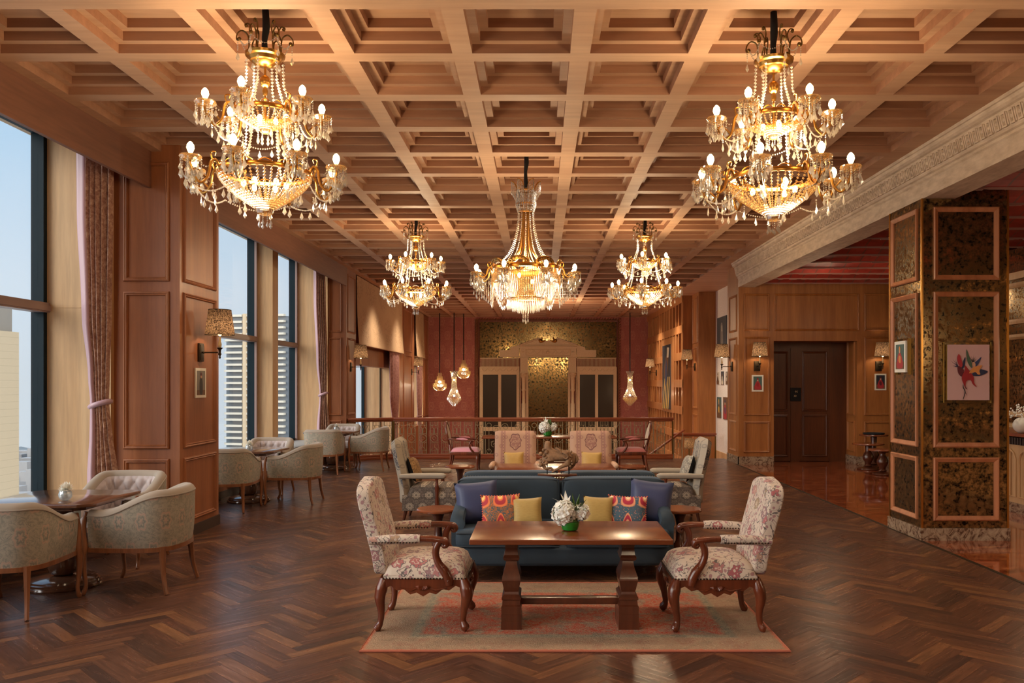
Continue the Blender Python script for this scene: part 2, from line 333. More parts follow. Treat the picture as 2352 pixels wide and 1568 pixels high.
# ------------------------------------------------------------------ mesh helpers
class MB:
    def __init__(s): s.v, s.f, s.uv, s.T, s.mi, s.cm = [], [], [], None, [], 0
    def a(s, vs, fs, uv=None):
        o = len(s.v)
        vs = [Vector(p) for p in vs]
        if s.T is not None: vs = [s.T @ p for p in vs]
        s.v += vs; s.f += [tuple(i + o for i in f) for f in fs]; s.mi += [s.cm] * len(fs)
        s.uv += uv if uv else [(0.0, 0.0)] * len(vs)
        return s
    def box(s, x0, y0, z0, x1, y1, z1):
        return s.a([(x, y, z) for z in (z0, z1) for y in (y0, y1) for x in (x0, x1)],
                   [(0, 2, 3, 1), (4, 5, 7, 6), (0, 1, 5, 4), (2, 6, 7, 3), (0, 4, 6, 2), (1, 3, 7, 5)])
    def cbox(s, x, y, z, w, d, h): return s.box(x - w / 2, y - d / 2, z, x + w / 2, y + d / 2, z + h)
    def tube(s, pts, r, n=6, closed=False, sx=1.0):
        pts = [Vector(p) for p in pts]; k = len(pts)
        rs = r if isinstance(r, (list, tuple)) else [r] * k
        vs, up = [], None
        for i in range(k):
            if closed: t = pts[(i + 1) % k] - pts[i - 1]
            else: t = pts[min(i + 1, k - 1)] - pts[max(i - 1, 0)]
            t = t.normalized() if t.length > 1e-9 else Vector((0, 0, 1))
            if up is None:
                up = Vector((0, 0, 1)) if abs(t.z) < 0.9 else Vector((1, 0, 0))
            up = (up - t * up.dot(t))
            up = up.normalized() if up.length > 1e-6 else t.orthogonal().normalized()
            w = t.cross(up)
            for j in range(n):
                q = 2 * PI * (j + 0.5) / n
                vs.append(pts[i] + (w * cos(q) * sx + up * sin(q)) * rs[i])
        fs = []
        for i in range(k if closed else k - 1):
            for j in range(n):
                a, b = i * n + j, i * n + (j + 1) % n
                c_, d = ((i + 1) % k) * n + (j + 1) % n, ((i + 1) % k) * n + j
                fs.append((a, b, c_, d))
        if not closed: fs += [tuple(reversed(range(n))), tuple((k - 1) * n + j for j in range(n))]
        return s.a(vs, fs)
    def lathe(s, prof, n=20, at=(0, 0, 0), ph=0.0, cap=True):
        vs = [(at[0] + r * cos(ph + 2 * PI * j / n), at[1] + r * sin(ph + 2 * PI * j / n), at[2] + z) for r, z in prof for j in range(n)]
        fs = [(i * n + j, i * n + (j + 1) % n, (i + 1) * n + (j + 1) % n, (i + 1) * n + j) for i in range(len(prof) - 1) for j in range(n)]
        if cap: fs += [tuple(reversed(range(n))), tuple((len(prof) - 1) * n + j for j in range(n))]
        return s.a(vs, fs)
    def square(s, prof, at=(0, 0, 0), kx=1.0, ky=1.0):     # square-plan turned profile
        o = len(s.v); s.lathe([(r * 1.41421, z) for r, z in prof], 4, (0, 0, 0), PI / 4)
        for i in range(o, len(s.v)):
            p = s.v[i]; s.v[i] = Vector((p.x * kx + at[0], p.y * ky + at[1], p.z + at[2]))
        return s
    def prism(s, poly, off):                               # poly: 3-D outline, off: extrusion vector
        k = len(poly); off = Vector(off); p = [Vector(q) for q in poly]
        return s.a(p + [q + off for q in p], [tuple(reversed(range(k))), tuple(range(k, 2 * k))] + [(i, (i + 1) % k, k + (i + 1) % k, k + i) for i in range(k)])
    def frame(s, o, u, v, w, h, prof):                     # mitred moulding round a rectangle; prof = [(inset, height)]
        o, u, v = Vector(o), Vector(u), Vector(v); nn = u.cross(v); vs = []
        for a, b in prof:
            for x, y in ((a, a), (w - a, a), (w - a, h - a), (a, h - a)): vs.append(o + u * x + v * y + nn * b)
        fs = [(i * 4 + j, i * 4 + (j + 1) % 4, i * 4 + 4 + (j + 1) % 4, i * 4 + 4 + j) for i in range(len(prof) - 1) for j in range(4)]
        return s.a(vs, fs)
    def bead(s, p, r, h=None):
        h = h or r; x, y, z = p
        return s.a([(x, y, z - h), (x + r, y, z), (x, y + r, z), (x - r, y, z), (x, y - r, z), (x, y, z + h)],
                   [(0, 2, 1), (0, 3, 2), (0, 4, 3), (0, 1, 4), (5, 1, 2), (5, 2, 3), (5, 3, 4), (5, 4, 1)])
    def drop(s, p, r, h):                                   # almond pendant hanging down from p
        x, y, z = p
        return s.a([(x, y, z - h), (x + r, y, z - h * .66), (x, y + r * .5, z - h * .66), (x - r, y, z - h * .66), (x, y - r * .5, z - h * .66), (x, y, z)],
                   [(0, 2, 1), (0, 3, 2), (0, 4, 3), (0, 1, 4), (5, 1, 2), (5, 2, 3), (5, 3, 4), (5, 4, 1)])
    def strand(s, pts, r, gap):                             # beads threaded along a polyline
        pts = [Vector(p) for p in pts]; acc = 0.0
        for a, b in zip(pts, pts[1:]):
            L = (b - a).length
            while acc < L and L > 0:
                s.bead(a.lerp(b, acc / L), r); acc += gap
            acc -= L
        return s
    def ball(s, p, r, n=10, sz=1.0):
        return s.lathe([(max(r * sin(PI * i / n), 1e-4), -r * sz * cos(PI * i / n)) for i in range(n + 1)], n + 4, p)
    def grid(s, fn, nu, nv, wrap=False, uvf=None):
        vs = [fn(i / nu, j / nv) for i in range(nu + 1) for j in range(nv + 1)]
        uv = [uvf(i / nu, j / nv) for i in range(nu + 1) for j in range(nv + 1)] if uvf else None
        m = nv + 1
        return s.a(vs, [(i * m + j, (i + 1) * m + j, (i + 1) * m + j + 1, i * m + j + 1) for i in range(nu) for j in range(nv)], uv)
    def build(s, name, mat, par=None, bev=0.0, seg=2, smooth=35, sub=0, loc=None, rot=None, weld=0.0, fixn=True):
        me = bpy.data.meshes.new(name)
        me.from_pydata([tuple(p) for p in s.v], [], s.f)
        if any(u != (0.0, 0.0) for u in s.uv):
            l = me.uv_layers.new(name='UVMap'); q = [0.0] * (2 * len(me.loops))
            for i, lp in enumerate(me.loops): q[2 * i], q[2 * i + 1] = s.uv[lp.vertex_index]
            l.data.foreach_set('uv', q)
        for m in (mat if isinstance(mat, (list, tuple)) else [mat]): me.materials.append(m)
        if any(s.mi): me.polygons.foreach_set('material_index', s.mi)
        if bev or weld or fixn:
            bm = bmesh.new(); bm.from_mesh(me)
            if weld: bmesh.ops.remove_doubles(bm, verts=bm.verts, dist=weld)
            if fixn: bmesh.ops.recalc_face_normals(bm, faces=bm.faces)
            if bev:
                es = [e for e in bm.edges if len(e.link_faces) == 2 and e.calc_face_angle(0) > 0.6]
                bmesh.ops.bevel(bm, geom=es, offset=bev, segments=seg, profile=0.5, affect='EDGES', clamp_overlap=True)
            bm.to_mesh(me); bm.free()
        if smooth:
            me.polygons.foreach_set('use_smooth', [True] * len(me.polygons))
            if not sub: me.set_sharp_from_angle(angle=math.radians(smooth))
        o = bpy.data.objects.new(name, me); COL.objects.link(o); o.parent = par
        if loc: o.location = loc
        if rot: o.rotation_euler = rot
        if sub:
            d = o.modifiers.new('Subdivision', 'SUBSURF'); d.levels = d.render_levels = sub
        return o

def tag(o, label=None, cat=None, group=None, kind=None):
    for k, v in (('label', label), ('category', cat), ('group', group), ('kind', kind)):
        if v: o[k] = v
    return o
def thing(name, label, cat, loc=(0, 0, 0), rz=0.0, group=None):
    o = bpy.data.objects.new(name, None); COL.objects.link(o)
    o.empty_display_size = 0.1; o.location = loc; o.rotation_euler = (0, 0, rz)
    return tag(o, label, cat, group)
def copy_tree(o, par=None):
    q = o.copy(); COL.objects.link(q); q.parent = par
    for ch in list(o.children): copy_tree(ch, q)
    return q
def dup(root, label, loc, rz=0.0, group=None):
    q = copy_tree(root); q.location = loc; q.rotation_euler = (0, 0, rz); q['label'] = label
    if group: q['group'] = group
    return q
def swap(root, a, b):                                       # give every part of a copy that wears material a its own mesh in b
    for o in root.children_recursive:
        if o.type == 'MESH' and any(m == a for m in o.data.materials):
            o.data = o.data.copy()
            for i, m in enumerate(o.data.materials):
                if m == a: o.data.materials[i] = b
def struct(name, mb, mat, **k): return tag(mb.build(name, mat, **k), kind='structure')
def light(name, loc, power, col, rad=0.08, par=None):
    l = bpy.data.lights.new(name, 'POINT'); l.energy = power; l.color = col; l.shadow_soft_size = rad
    o = bpy.data.objects.new(name, l); COL.objects.link(o); o.location = loc; o.parent = par
    return o
def catmull(pts, k=6, closed=False):
    P_ = [Vector(p) for p in pts]; n = len(P_); out = []
    for i in range(n if closed else n - 1):
        if closed: a, b, d, e = P_[i - 1], P_[i], P_[(i + 1) % n], P_[(i + 2) % n]
        else: a, b, d, e = P_[max(i - 1, 0)], P_[i], P_[i + 1], P_[min(i + 2, n - 1)]
        for j in range(k):
            t = j / k
            out.append(0.5 * ((2 * b) + (d - a) * t + (2 * a - 5 * b + 4 * d - e) * t * t + (3 * b - a - 3 * d + e) * t ** 3))
    if not closed: out.append(P_[-1])
    return out
def rser(v, k=6):                                           # resample radii alongside catmull
    out = []
    for a, b in zip(v, v[1:]): out += [a + (b - a) * j / k for j in range(k)]
    return out + [v[-1]]
def limb(mb, pts, rs, k=5, n=8): return mb.tube(catmull(pts, k), rser(rs, k), n)

MOLD = [(0, 0), (0.004, 0.016), (0.016, 0.022), (0.028, 0.014), (0.036, 0.018), (0.044, 0.004), (0.046, 0)]
def panels(mb, o, u, v, rects, prof=MOLD):
    o, u, v = Vector(o), Vector(u), Vector(v)
    for a0, a1, b0, b1 in rects: mb.frame(o + u * a0 + v * b0, u, v, a1 - a0, b1 - b0, prof)

# ------------------------------------------------------------------ camera, sky, sun
cam = bpy.data.cameras.new('camera'); cam.sensor_width = 36.0; cam.lens = F / 2352 * 36.0
cam.shift_x = (1176 - CX) / 2352; cam.shift_y = (CY - 784) / 2352
cam.clip_end = 3000
co_ = bpy.data.objects.new('camera', cam); COL.objects.link(co_); co_.location = (0, 0, HC); co_.rotation_euler = (PI / 2, 0, 0)
S = bpy.context.scene; S.camera = co_
S.view_settings.view_transform = 'Standard'; S.view_settings.look = 'None'; S.view_settings.gamma = 1.0
S.view_settings.exposure = 0.0; S.view_settings.use_curve_mapping = False
S.cycles.use_denoising = True; S.cycles.use_adaptive_sampling = True; S.cycles.adaptive_threshold = 0.05; S.cycles.adaptive_min_samples = 16; S.cycles.max_bounces = 6; S.cycles.diffuse_bounces = 4; S.cycles.glossy_bounces = 4
S.cycles.transmission_bounces = 4; S.cycles.transparent_max_bounces = 10
S.cycles.sample_clamp_indirect = 4.0; S.cycles.sample_clamp_direct = 0.0; S.cycles.caustics_reflective = False; S.cycles.caustics_refractive = False

w = bpy.data.worlds.new('hazy sky'); S.world = w; w.use_nodes = True; nt = w.node_tree
bg = nt.nodes['Background']; tc = nt.nodes.new('ShaderNodeTexCoord'); sp = nt.nodes.new('ShaderNodeSeparateXYZ')
rp = nt.nodes.new('ShaderNodeValToRGB'); e = rp.color_ramp
e.elements[0].position = 0.0; e.elements[0].color = c(206, 218, 228); e.elements[1].position = 0.5; e.elements[1].color = c(150, 192, 230)
k_ = e.elements.new(0.1); k_.color = c(208, 224, 238); k_ = e.elements.new(0.28); k_.color = c(178, 212, 240)
nt.links.new(tc.outputs['Generated'], sp.inputs[0]); nt.links.new(sp.outputs[2], rp.inputs[0]); nt.links.new(rp.outputs[0], bg.inputs[0])
bg.inputs[1].default_value = 1.12
sl = bpy.data.lights.new('sun', 'SUN'); sl.energy = 4.0; sl.color = (1.0, 0.95, 0.86); sl.angle = 0.9  # broad soft sun added as daylight fill through the windows
s2 = bpy.data.lights.new('low sun', 'SUN'); s2.energy = 2.3; s2.color = (1.0, 0.88, 0.72); s2.angle = 0.02
s2o = bpy.data.objects.new('low_sun', s2); COL.objects.link(s2o); s2o.location = (40, -40, 60); s2o.rotation_euler = Vector((-0.72, 0.5, -0.48)).to_track_quat('-Z', 'Y').to_euler()
so = bpy.data.objects.new('sun', sl); COL.objects.link(so); so.location = (-40, -40, 40)
so.rotation_euler = Vector((0.78, 0.46, -0.42)).to_track_quat('-Z', 'Y').to_euler()

# ------------------------------------------------------------------ floors
def herringbone():
    L, W, n = 0.525, 0.0875, 6
    bm = bmesh.new(); uvl = bm.loops.layers.uv.new('UVMap'); cl = bm.loops.layers.float_color.new('tone')
    R45 = Matrix.Rotation(PI / 4, 3, 'Z'); rnd = random.Random(5)
    def quad(x0, y0, x1, y1, along):
        cen = R45 @ Vector(((x0 + x1) / 2 * W, (y0 + y1) / 2 * W, 0)) + Vector((0, 10, 0))
        if not (-5.4 < cen.x < 4.4 and 2.6 < cen.y < 18.6): return
        gp = 0.011; q = [(x0 + gp, y0 + gp), (x1 - gp, y0 + gp), (x1 - gp, y1 - gp), (x0 + gp, y1 - gp)]
        f = bm.faces.new([bm.verts.new(R45 @ Vector((a * W, b * W, 0)) + Vector((0, 10, 0))) for a, b in q])
        t = rnd.random(); du, dv = rnd.random() * 40, rnd.random() * 40
        for lp, (a, b) in zip(f.loops, q):
            a, b = (a, b) if along == 'x' else (b, a)
            lp[uvl].uv = (a * W + du, b * W + dv); lp[cl] = (t, t, t, 1)
    for s_ in range(-16, 17):
        for t_ in range(-150, 151):
            a = t_ + 2 * n * s_
            quad(a, t_, a + n, t_ + 1, 'x')
            quad(a + n, t_ - n + 1, a + n + 1, t_ + 1, 'y')
    for co, no in (((0, 18.3, 0), (0, 1, 0)), ((4.0, 0, 0), (1, 0, 0)), ((-5.2, 0, 0), (-1, 0, 0)), ((0, 2.7, 0), (0, -1, 0))):
        bmesh.ops.bisect_plane(bm, geom=bm.verts[:] + bm.edges[:] + bm.faces[:], plane_co=co, plane_no=no, clear_outer=True)
    me = bpy.data.meshes.new('floor'); bm.to_mesh(me); bm.free(); me.materials.append(M['floor'])
    o = bpy.data.objects.new('floor', me); COL.objects.link(o); tag(o, kind='structure')
herringbone()
struct('floor_slab', MB().box(-5.3, -4.2, -0.25, 4.0, 18.3, -0.002).box(4.0, 17.0, -0.25, 8.4, 18.3, -0.012), M['seam'], smooth=0)
struct('floor_marble', MB().box(4.0, -4.2, -0.25, 8.4, 17.7, 0.0), M['marble'], smooth=0)
struct('floor_near', MB().box(-5.2, -4.2, -0.002, 4.0, 2.7, 0.0), M['skirt'], smooth=0)
struct('trim_1', MB().box(3.95, -4, 0.0, 3.985, 17.0, 0.004), M['bronze'], smooth=0)
struct('floor_lower', MB().box(-4.2, 18.3, -1.9, 5.0, 31.2, -1.8), M['marble'], smooth=0)
struct('wall_landing', MB().box(-4.2, 18.22, -1.8, 5.0, 18.3, -0.25), M['panel'], smooth=0)

# ------------------------------------------------------------------ coffered ceiling
PXR, X0R, PYR, Y0R, RW, RT = 0.86, 0.294, 0.8835, 5.421, 0.145, 0.158
ZC = HC + 2.4
def ceiling():
    a, b = MB(), MB()
    xs = [X0R + PXR * j for j in range(-5, 5)]; ys = [Y0R - RT / 2 + PYR * n for n in range(-11, 30)]
    st, ld = 0.068, 0.062
    for x in xs: a.a([(x - RW / 2, ys[0], ZC), (x + RW / 2, ys[0], ZC), (x + RW / 2, ys[-1], ZC), (x - RW / 2, ys[-1], ZC)], [(0, 1, 2, 3)])
    a.a([(xs[-1] + RW / 2, ys[0], ZC), (4.72, ys[0], ZC), (4.72, ys[-1], ZC), (xs[-1] + RW / 2, ys[-1], ZC)], [(0, 1, 2, 3)])
    a.a([(-4.08, ys[0], ZC), (xs[0] - RW / 2, ys[0], ZC), (xs[0] - RW / 2, ys[-1], ZC), (-4.08, ys[-1], ZC)], [(0, 1, 2, 3)])
    for j in range(9):
        x0, x1 = xs[j] + RW / 2, xs[j + 1] - RW / 2
        for n in range(len(ys)):
            y = ys[n]
            a.a([(x0, y - RT / 2, ZC), (x1, y - RT / 2, ZC), (x1, y + RT / 2, ZC), (x0, y + RT / 2, ZC)], [(0, 1, 2, 3)])
            if n == len(ys) - 1: continue
            y0, y1 = y + RT / 2, ys[n + 1] - RT / 2
            lp = lambda i, z: [(x0 + i, y0 + i, z), (x1 - i, y0 + i, z), (x1 - i, y1 - i, z), (x0 + i, y1 - i, z)]
            q = [(k, (k + 1) % 4, 4 + (k + 1) % 4, 4 + k) for k in range(4)]
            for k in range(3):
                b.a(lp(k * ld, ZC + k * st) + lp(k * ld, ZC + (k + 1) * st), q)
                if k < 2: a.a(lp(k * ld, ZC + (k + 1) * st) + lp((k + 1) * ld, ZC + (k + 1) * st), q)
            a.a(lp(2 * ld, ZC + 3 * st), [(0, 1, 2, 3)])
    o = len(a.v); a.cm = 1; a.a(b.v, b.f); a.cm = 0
    a.box(-5.5, -4.4, 4.7, 8.6, 31.6, 4.8)  # unseen roof slab added to keep sunlight out of the room
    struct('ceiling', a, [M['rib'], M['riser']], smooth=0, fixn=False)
ceiling()
struct('ceiling_recess', MB().box(-5.3, -4.2, 4.22, -4.08, 18.6, 4.7), M['jamb'], smooth=0)

def cornice():
    m = MB()
    prof = [(4.34, 3.57), (4.0, 3.57), (4.0, 3.735), (3.985, 3.75), (3.985, 3.775), (3.965, 3.785), (3.955, 3.80), (3.92, 3.955), (3.90, 3.965), (3.88, 3.985), (3.875, 4.015), (3.86, 4.02), (3.86, 4.07)]
    for (a, z0), (b, z1) in zip(prof, prof[1:]):
        m.a([(a, -4.2, z0), (a, 17.0, z0), (b, 17.0, z1), (b, -4.2, z1)], [(0, 1, 2, 3)])
    m.a([(x, 17.0, z) for x, z in prof] + [(4.34, 17.0, 4.07)], [tuple(range(len(prof) + 1))])
    m.a([(4.34, -4.2, 3.57), (4.34, 17.0, 3.57), (4.34, 17.0, 4.7), (4.34, -4.2, 4.7)], [(0, 1, 2, 3)])
    u = Vector((-0.035, 0, 0.155)).normalized(); nrm = Vector((-0.975, 0, -0.22)).normalized()
    y = 5.0
    while y < 16.9:                                        # rosette boxes and leaf darts along the frieze
        base = Vector((3.953, y, 3.808))
        m.T = Matrix((( 0, nrm.x, u.x, base.x), (1, nrm.y, u.y, base.y), (0, nrm.z, u.z, base.z), (0, 0, 0, 1)))
        m.frame((-0.036, 0.0, 0.004), (1, 0, 0), (0, 0, 1), 0.072, 0.125, [(0, 0), (0, -0.022), (0.014, -0.022), (0.02, 0.0)])
        m.lathe([(0.016, 0.0), (0.024, 0.01), (0.018, 0.02), (0.004, 0.026)], 8)
        o = len(m.v) - 32
        for i in range(o, len(m.v)):                       # lay the rosette on the frieze plane
            l_ = m.T.inverted() @ m.v[i]; m.v[i] = m.T @ Vector((l_.x, l_.z, l_.y + 0.066))
        m.box(0.05, -0.004, 0.01, 0.066, 0.022, 0.12); m.box(0.042, -0.004, 0.045, 0.074, 0.016, 0.095)
        m.T = None; y += 0.118
    struct('trim_2', m, M['cornice'], smooth=30)
cornice()

def vault():
    m = MB(); pit = 0.735; k = 6; y = 3.3
    while y < 17.0:
        for i in range(k):
            a, b = y + pit * i / k, y + pit * (i + 1) / k
            za, zb = 3.6 + 0.10 * sin(PI * i / k), 3.6 + 0.10 * sin(PI * (i + 1) / k)
            m.a([(4.3, a, za), (8.4, a, za), (8.4, b, zb), (4.3, b, zb)], [(0, 3, 2, 1)])
        m.cm = 1
        rr = random.Random(int(y * 10)); x = 4.3
        while x < 8.4:                                       # ragged mortar ridge between two vaults
            L = 0.05 + rr.random() * 0.12
            m.box(x, y - 0.012, 3.588 - rr.random() * 0.014, x + L, y + 0.012, 3.615); x += L
        m.cm = 0; y += pit
    m.box(4.3, -4.2, 3.6, 8.4, 3.3, 3.7)
    struct('ceiling_brick', m, [M['brick'], M['mortar']], smooth=30, fixn=False)
vault()

# ------------------------------------------------------------------ left side: pillars, windows, plinth, pelmets
X = Vector((1, 0, 0)); Y = Vector((0, 1, 0)); Z = Vector((0, 0, 1))
ROWS = ((0.17, 0.857), (0.957, 2.596), (2.70, 3.94))
def pillar(name, x0, x1, y0, y1, fr, si):
    m = MB().box(x0, y0, 0, x1, y1, 4.4)
    panels(m, (0, y0, 0), X, Z, [(fr[0], fr[1], a, b) for a, b in ROWS])
    panels(m, (x1, 0, 0), Y, Z, [(si[0], si[1], a, b) for a, b in ROWS])
    m.cm = 1; m.box(x0, y0 - 0.014, 0, x1 + 0.014, y1 + 0.014, 0.115); m.cm = 0
    struct(name, m, [M['panel'], M['skirt']], smooth=30)
pillar('pillar', -5.25, -3.745, 8.76, 9.82, (-4.33, -3.85), (8.84, 9.72))
pillar('pillar', -5.25, -4.06, 17.66, 18.6, (-4.43, -4.15), (17.75, 18.5))
# oak jambs: ends of the window bays and the pier between the two far windows
j = MB().box(-5.1, 8.70, 0.45, -4.43, 8.76, 4.3).box(-5.1, 17.58, 0.3, -4.43, 17.66, 4.3).box(-5.12, 15.1, 0.45, -4.79, 15.42, 4.3)
j.box(-5.1, 9.82, 0.45, -4.2, 9.86, 4.3)
j.box(-5.1, 8.697, 2.42, -4.43, 8.70, 2.424)
struct('trim_3', j, M['jamb'], smooth=0)
struct('trim_4', MB().box(-4.08, -4.2, 3.67, -4.04, 8.76, 4.06).box(-4.08, 9.82, 3.67, -4.04, 17.66, 4.06), M['pelmet'], smooth=0)
for n_, (y0, y1) in enumerate(((-4.2, 8.70), (9.86, 17.6))):
    m = MB().box(-5.3, y0, 0, -4.53, y1, 0.42); m.cm = 1
    m.box(-5.3, y0, 0.42, -4.51, y1, 0.45); m.cm = 2; m.box(-5.3, y0, 0, -4.515, y1, 0.1); m.cm = 0
    struct('wall_window_seat', m, [M['panel'], M['sill'], M['skirt']], smooth=0)
def window(n_, y0, y1, brown=True):
    t = thing('window_%d' % n_, None, None); t['kind'] = 'structure'
    m = MB().box(-5.2, y0, 0.45, -5.09, y0 + 0.05, 4.25).box(-5.22, y1 - 0.06, 0.45, -5.09, y1, 4.25)
    m.box(-5.2, y0, 0.45, -5.09, y1, 0.5).box(-5.2, y0, 4.2, -5.09, y1, 4.25)
    m.build('window_frame', M['frame_dark'], t, smooth=0)
    m = MB().box(-5.2, y0, 2.37, -5.06, y1, 2.47).box(-5.2, y0, 2.385, -5.045, y1, 2.44)
    m.build('transom', M['frame_brown'], t, smooth=0)
    if brown: MB().box(-5.09, y1 - 0.06, 0.45, -5.05, y1, 4.25).box(-5.09, y0, 0.45, -5.05, y0 + 0.06, 4.25).build('side_trim', M['frame_brown'], t, smooth=0)
    MB().box(-5.155, y0 + 0.05, 0.5, -5.145, y1 - 0.06, 4.2).build('pane', M['glass'], t, smooth=0)
window(1, 4.4, 8.70, False); window(2, 0.4, 4.35, False); window(3, -3.6, 0.35, False); window(4, 9.9, 15.08); window(5, 15.44, 17.58)
struct('wall_left_near', MB().box(-5.3, -4.2, 0.45, -5.1, -3.6, 4.3), M['panel'], smooth=0)

# left wall beyond the railing: window recess with a blind, then a panelled pier
m = MB().box(-5.2, 24.6, -1.8, -4.1, 27.5, 4.4).box(-5.2, 29.6, -1.8, -4.1, 31.2, 4.4)
m.box(-5.2, 18.6, -1.8, -4.1, 24.6, -0.4).box(-4.6, 18.6, 2.06, -4.3, 24.6, 4.4).box(-5.2, 27.5, -1.8, -4.1, 29.6, 0.2).box(-4.6, 27.5, 2.2, -4.3, 29.6, 4.4)
m.box(-5.2, 18.6, 4.05, -4.1, 31.2, 4.4)
panels(m, (-4.1, 0, 0), Y, Z, [(25.3, 26.9, 2.6, 3.9), (25.3, 26.9, 0.45, 2.5), (25.3, 26.9, -1.2, 0.35), (29.75, 30.8, 2.6, 3.9), (29.75, 30.8, 0.45, 2.5)])
struct('wall_left', m, M['panel'], smooth=30)
m = MB().box(-5.15, 24.52, -0.4, -4.1, 24.6, 4.05).box(-5.15, 29.54, 0.2, -4.1, 29.6, 4.05)
struct('trim_5', m, M['jamb'], smooth=0)
struct('trim_6', MB().box(-4.66, 24.48, -0.4, -4.63, 24.53, 2.1).box(-4.66, 29.5, 0.2, -4.63, 29.54, 2.2), M['bronze'], smooth=0)
def window_far(n_, y0, y1, z0):
    t = thing('window_%d' % n_, None, None); t['kind'] = 'structure'
    m = MB()
    for y in (y0, (y0 + y1) / 2, y1 - 0.06): m.box(-5.18, y, z0, -5.1, y + 0.06, 4.05)
    m.box(-5.18, y0, z0, -5.1, y1, z0 + 0.05)
    m.build('window_frame', M['frame_dark'], t, smooth=0)
    MB().box(-5.145, y0, z0, -5.135, y1, 4.05).build('pane', M['glass'], t, smooth=0)
window_far(6, 18.6, 24.5, -0.4); window_far(7, 27.5, 29.5, 0.2)

# ------------------------------------------------------------------ back wall of the atrium
bw = MB().box(-4.2, 31.0, -1.8, -2.4, 31.2, 4.4).box(2.93, 31.0, -1.8, 4.2, 31.2, 4.4).box(-2.4, 31.12, -1.8, 2.93, 31.2, 4.4).box(-2.4, 31.0, 3.98, 2.93, 31.2, 4.4)
struct('wall_back', bw, M['wallpaper'], smooth=0)

# ------------------------------------------------------------------ right side
def lattice():
    m = MB().box(4.12, 23.3, -1.8, 4.2, 31.1, 4.4)
    m.cm = 1
    zs = [-1.25, -0.55, 0.15, 0.87, 1.62, 2.38, 3.14, 3.98]
    for z in zs: m.box(3.94, 23.3, z - 0.11, 4.12, 31.0, z + 0.11)
    y = 23.3; i = 0
    while y < 31.0:
        m.box(3.945, y, -1.8, 4.12, y + (0.16 if i % 2 == 0 else 0.12), 4.05)
        if i % 2 == 0:
            for z0, z1 in zip(zs, zs[1:]): m.box(4.0, y + 0.33, z0, 4.12, y + 0.42, z1)
        y += 0.62 if i % 2 == 0 else 0.5; i += 1
    m.box(3.935, 24.72, 0.75, 4.0, 27.1, 3.0)
    m.cm = 0
    struct('wall_lattice', m, [M['door2'], M['jamb2']], smooth=0)
M['door2'] = wood('deep russet recess wood', c(84, 40, 20), c(108, 54, 28), 'z', 0.6, 0.5, 0.0, 0.2)
M['jamb2'] = wood('golden teak lattice', c(168, 106, 58), c(196, 134, 82), 'z', 0.5, 0.45, 0.1, 0.2)
lattice()
m = MB().box(3.96, 23.27, -1.8, 4.7, 23.6, 4.4).box(4.2, 22.3, -1.8, 4.7, 23.3, 4.4)
panels(m, (4.2, 23.2, 0), -Y, Z, [(0.1, 0.8, a, b) for a, b in ((-0.9, 0.8), (0.95, 2.6), (2.7, 3.95))])
struct('pillar', m, M['panel_r'], smooth=30)
struct('wall_right', MB().box(4.655, 17.9, -1.8, 4.8, 22.4, 4.4), M['grass'], smooth=0)
struct('baseboard_right', MB().box(4.635, 18.0, -1.8, 4.66, 22.3, -0.13), M['jamb'], smooth=0)
def lift_wall():
    m = MB().box(4.01, 17.0, 0, 4.72, 18.0, 4.4).box(4.72, 17.0, 2.485, 6.4, 17.7, 4.4).box(6.4, 17.0, 0, 8.5, 18.0, 4.4)
    K = 17.0 / F
    rows = [(zz(1039, 17), zz(967, 17)), (zz(954, 17), zz(773, 17)), (zz(760, 17), zz(674, 17))]
    panels(m, (0, 17.0, 0), X, Z, [(xx(1708, 17), xx(1768, 17), a, b) for a, b in rows] + [(xx(1984, 17), xx(2062, 17), a, b) for a, b in rows]
           + [(7.3, 8.0, a, b) for a, b in rows] + [(xx(1778, 17), xx(1973, 17), rows[2][0], rows[2][1])])
    panels(m, (4.01, 17.95, 0), -Y, Z, [(0.15, 0.82, a, b) for a, b in rows])
    panels(m, (6.4, 17.62, 0), -Y, Z, [(0.1, 0.5, a, b) for a, b in rows[:2]])
    m.cm = 1; m.box(3.995, 16.985, 0, 4.72, 17.0, 0.155).box(3.995, 16.985, 0, 4.01, 18.0, 0.155).box(6.4, 16.985, 0, 8.5, 17.0, 0.155).box(6.385, 16.985, 0, 6.4, 17.62, 0.155)
    m.cm = 0
    struct('wall_lift_lobby', m, [M['panel_r'], M['plinth']], smooth=30)
lift_wall()
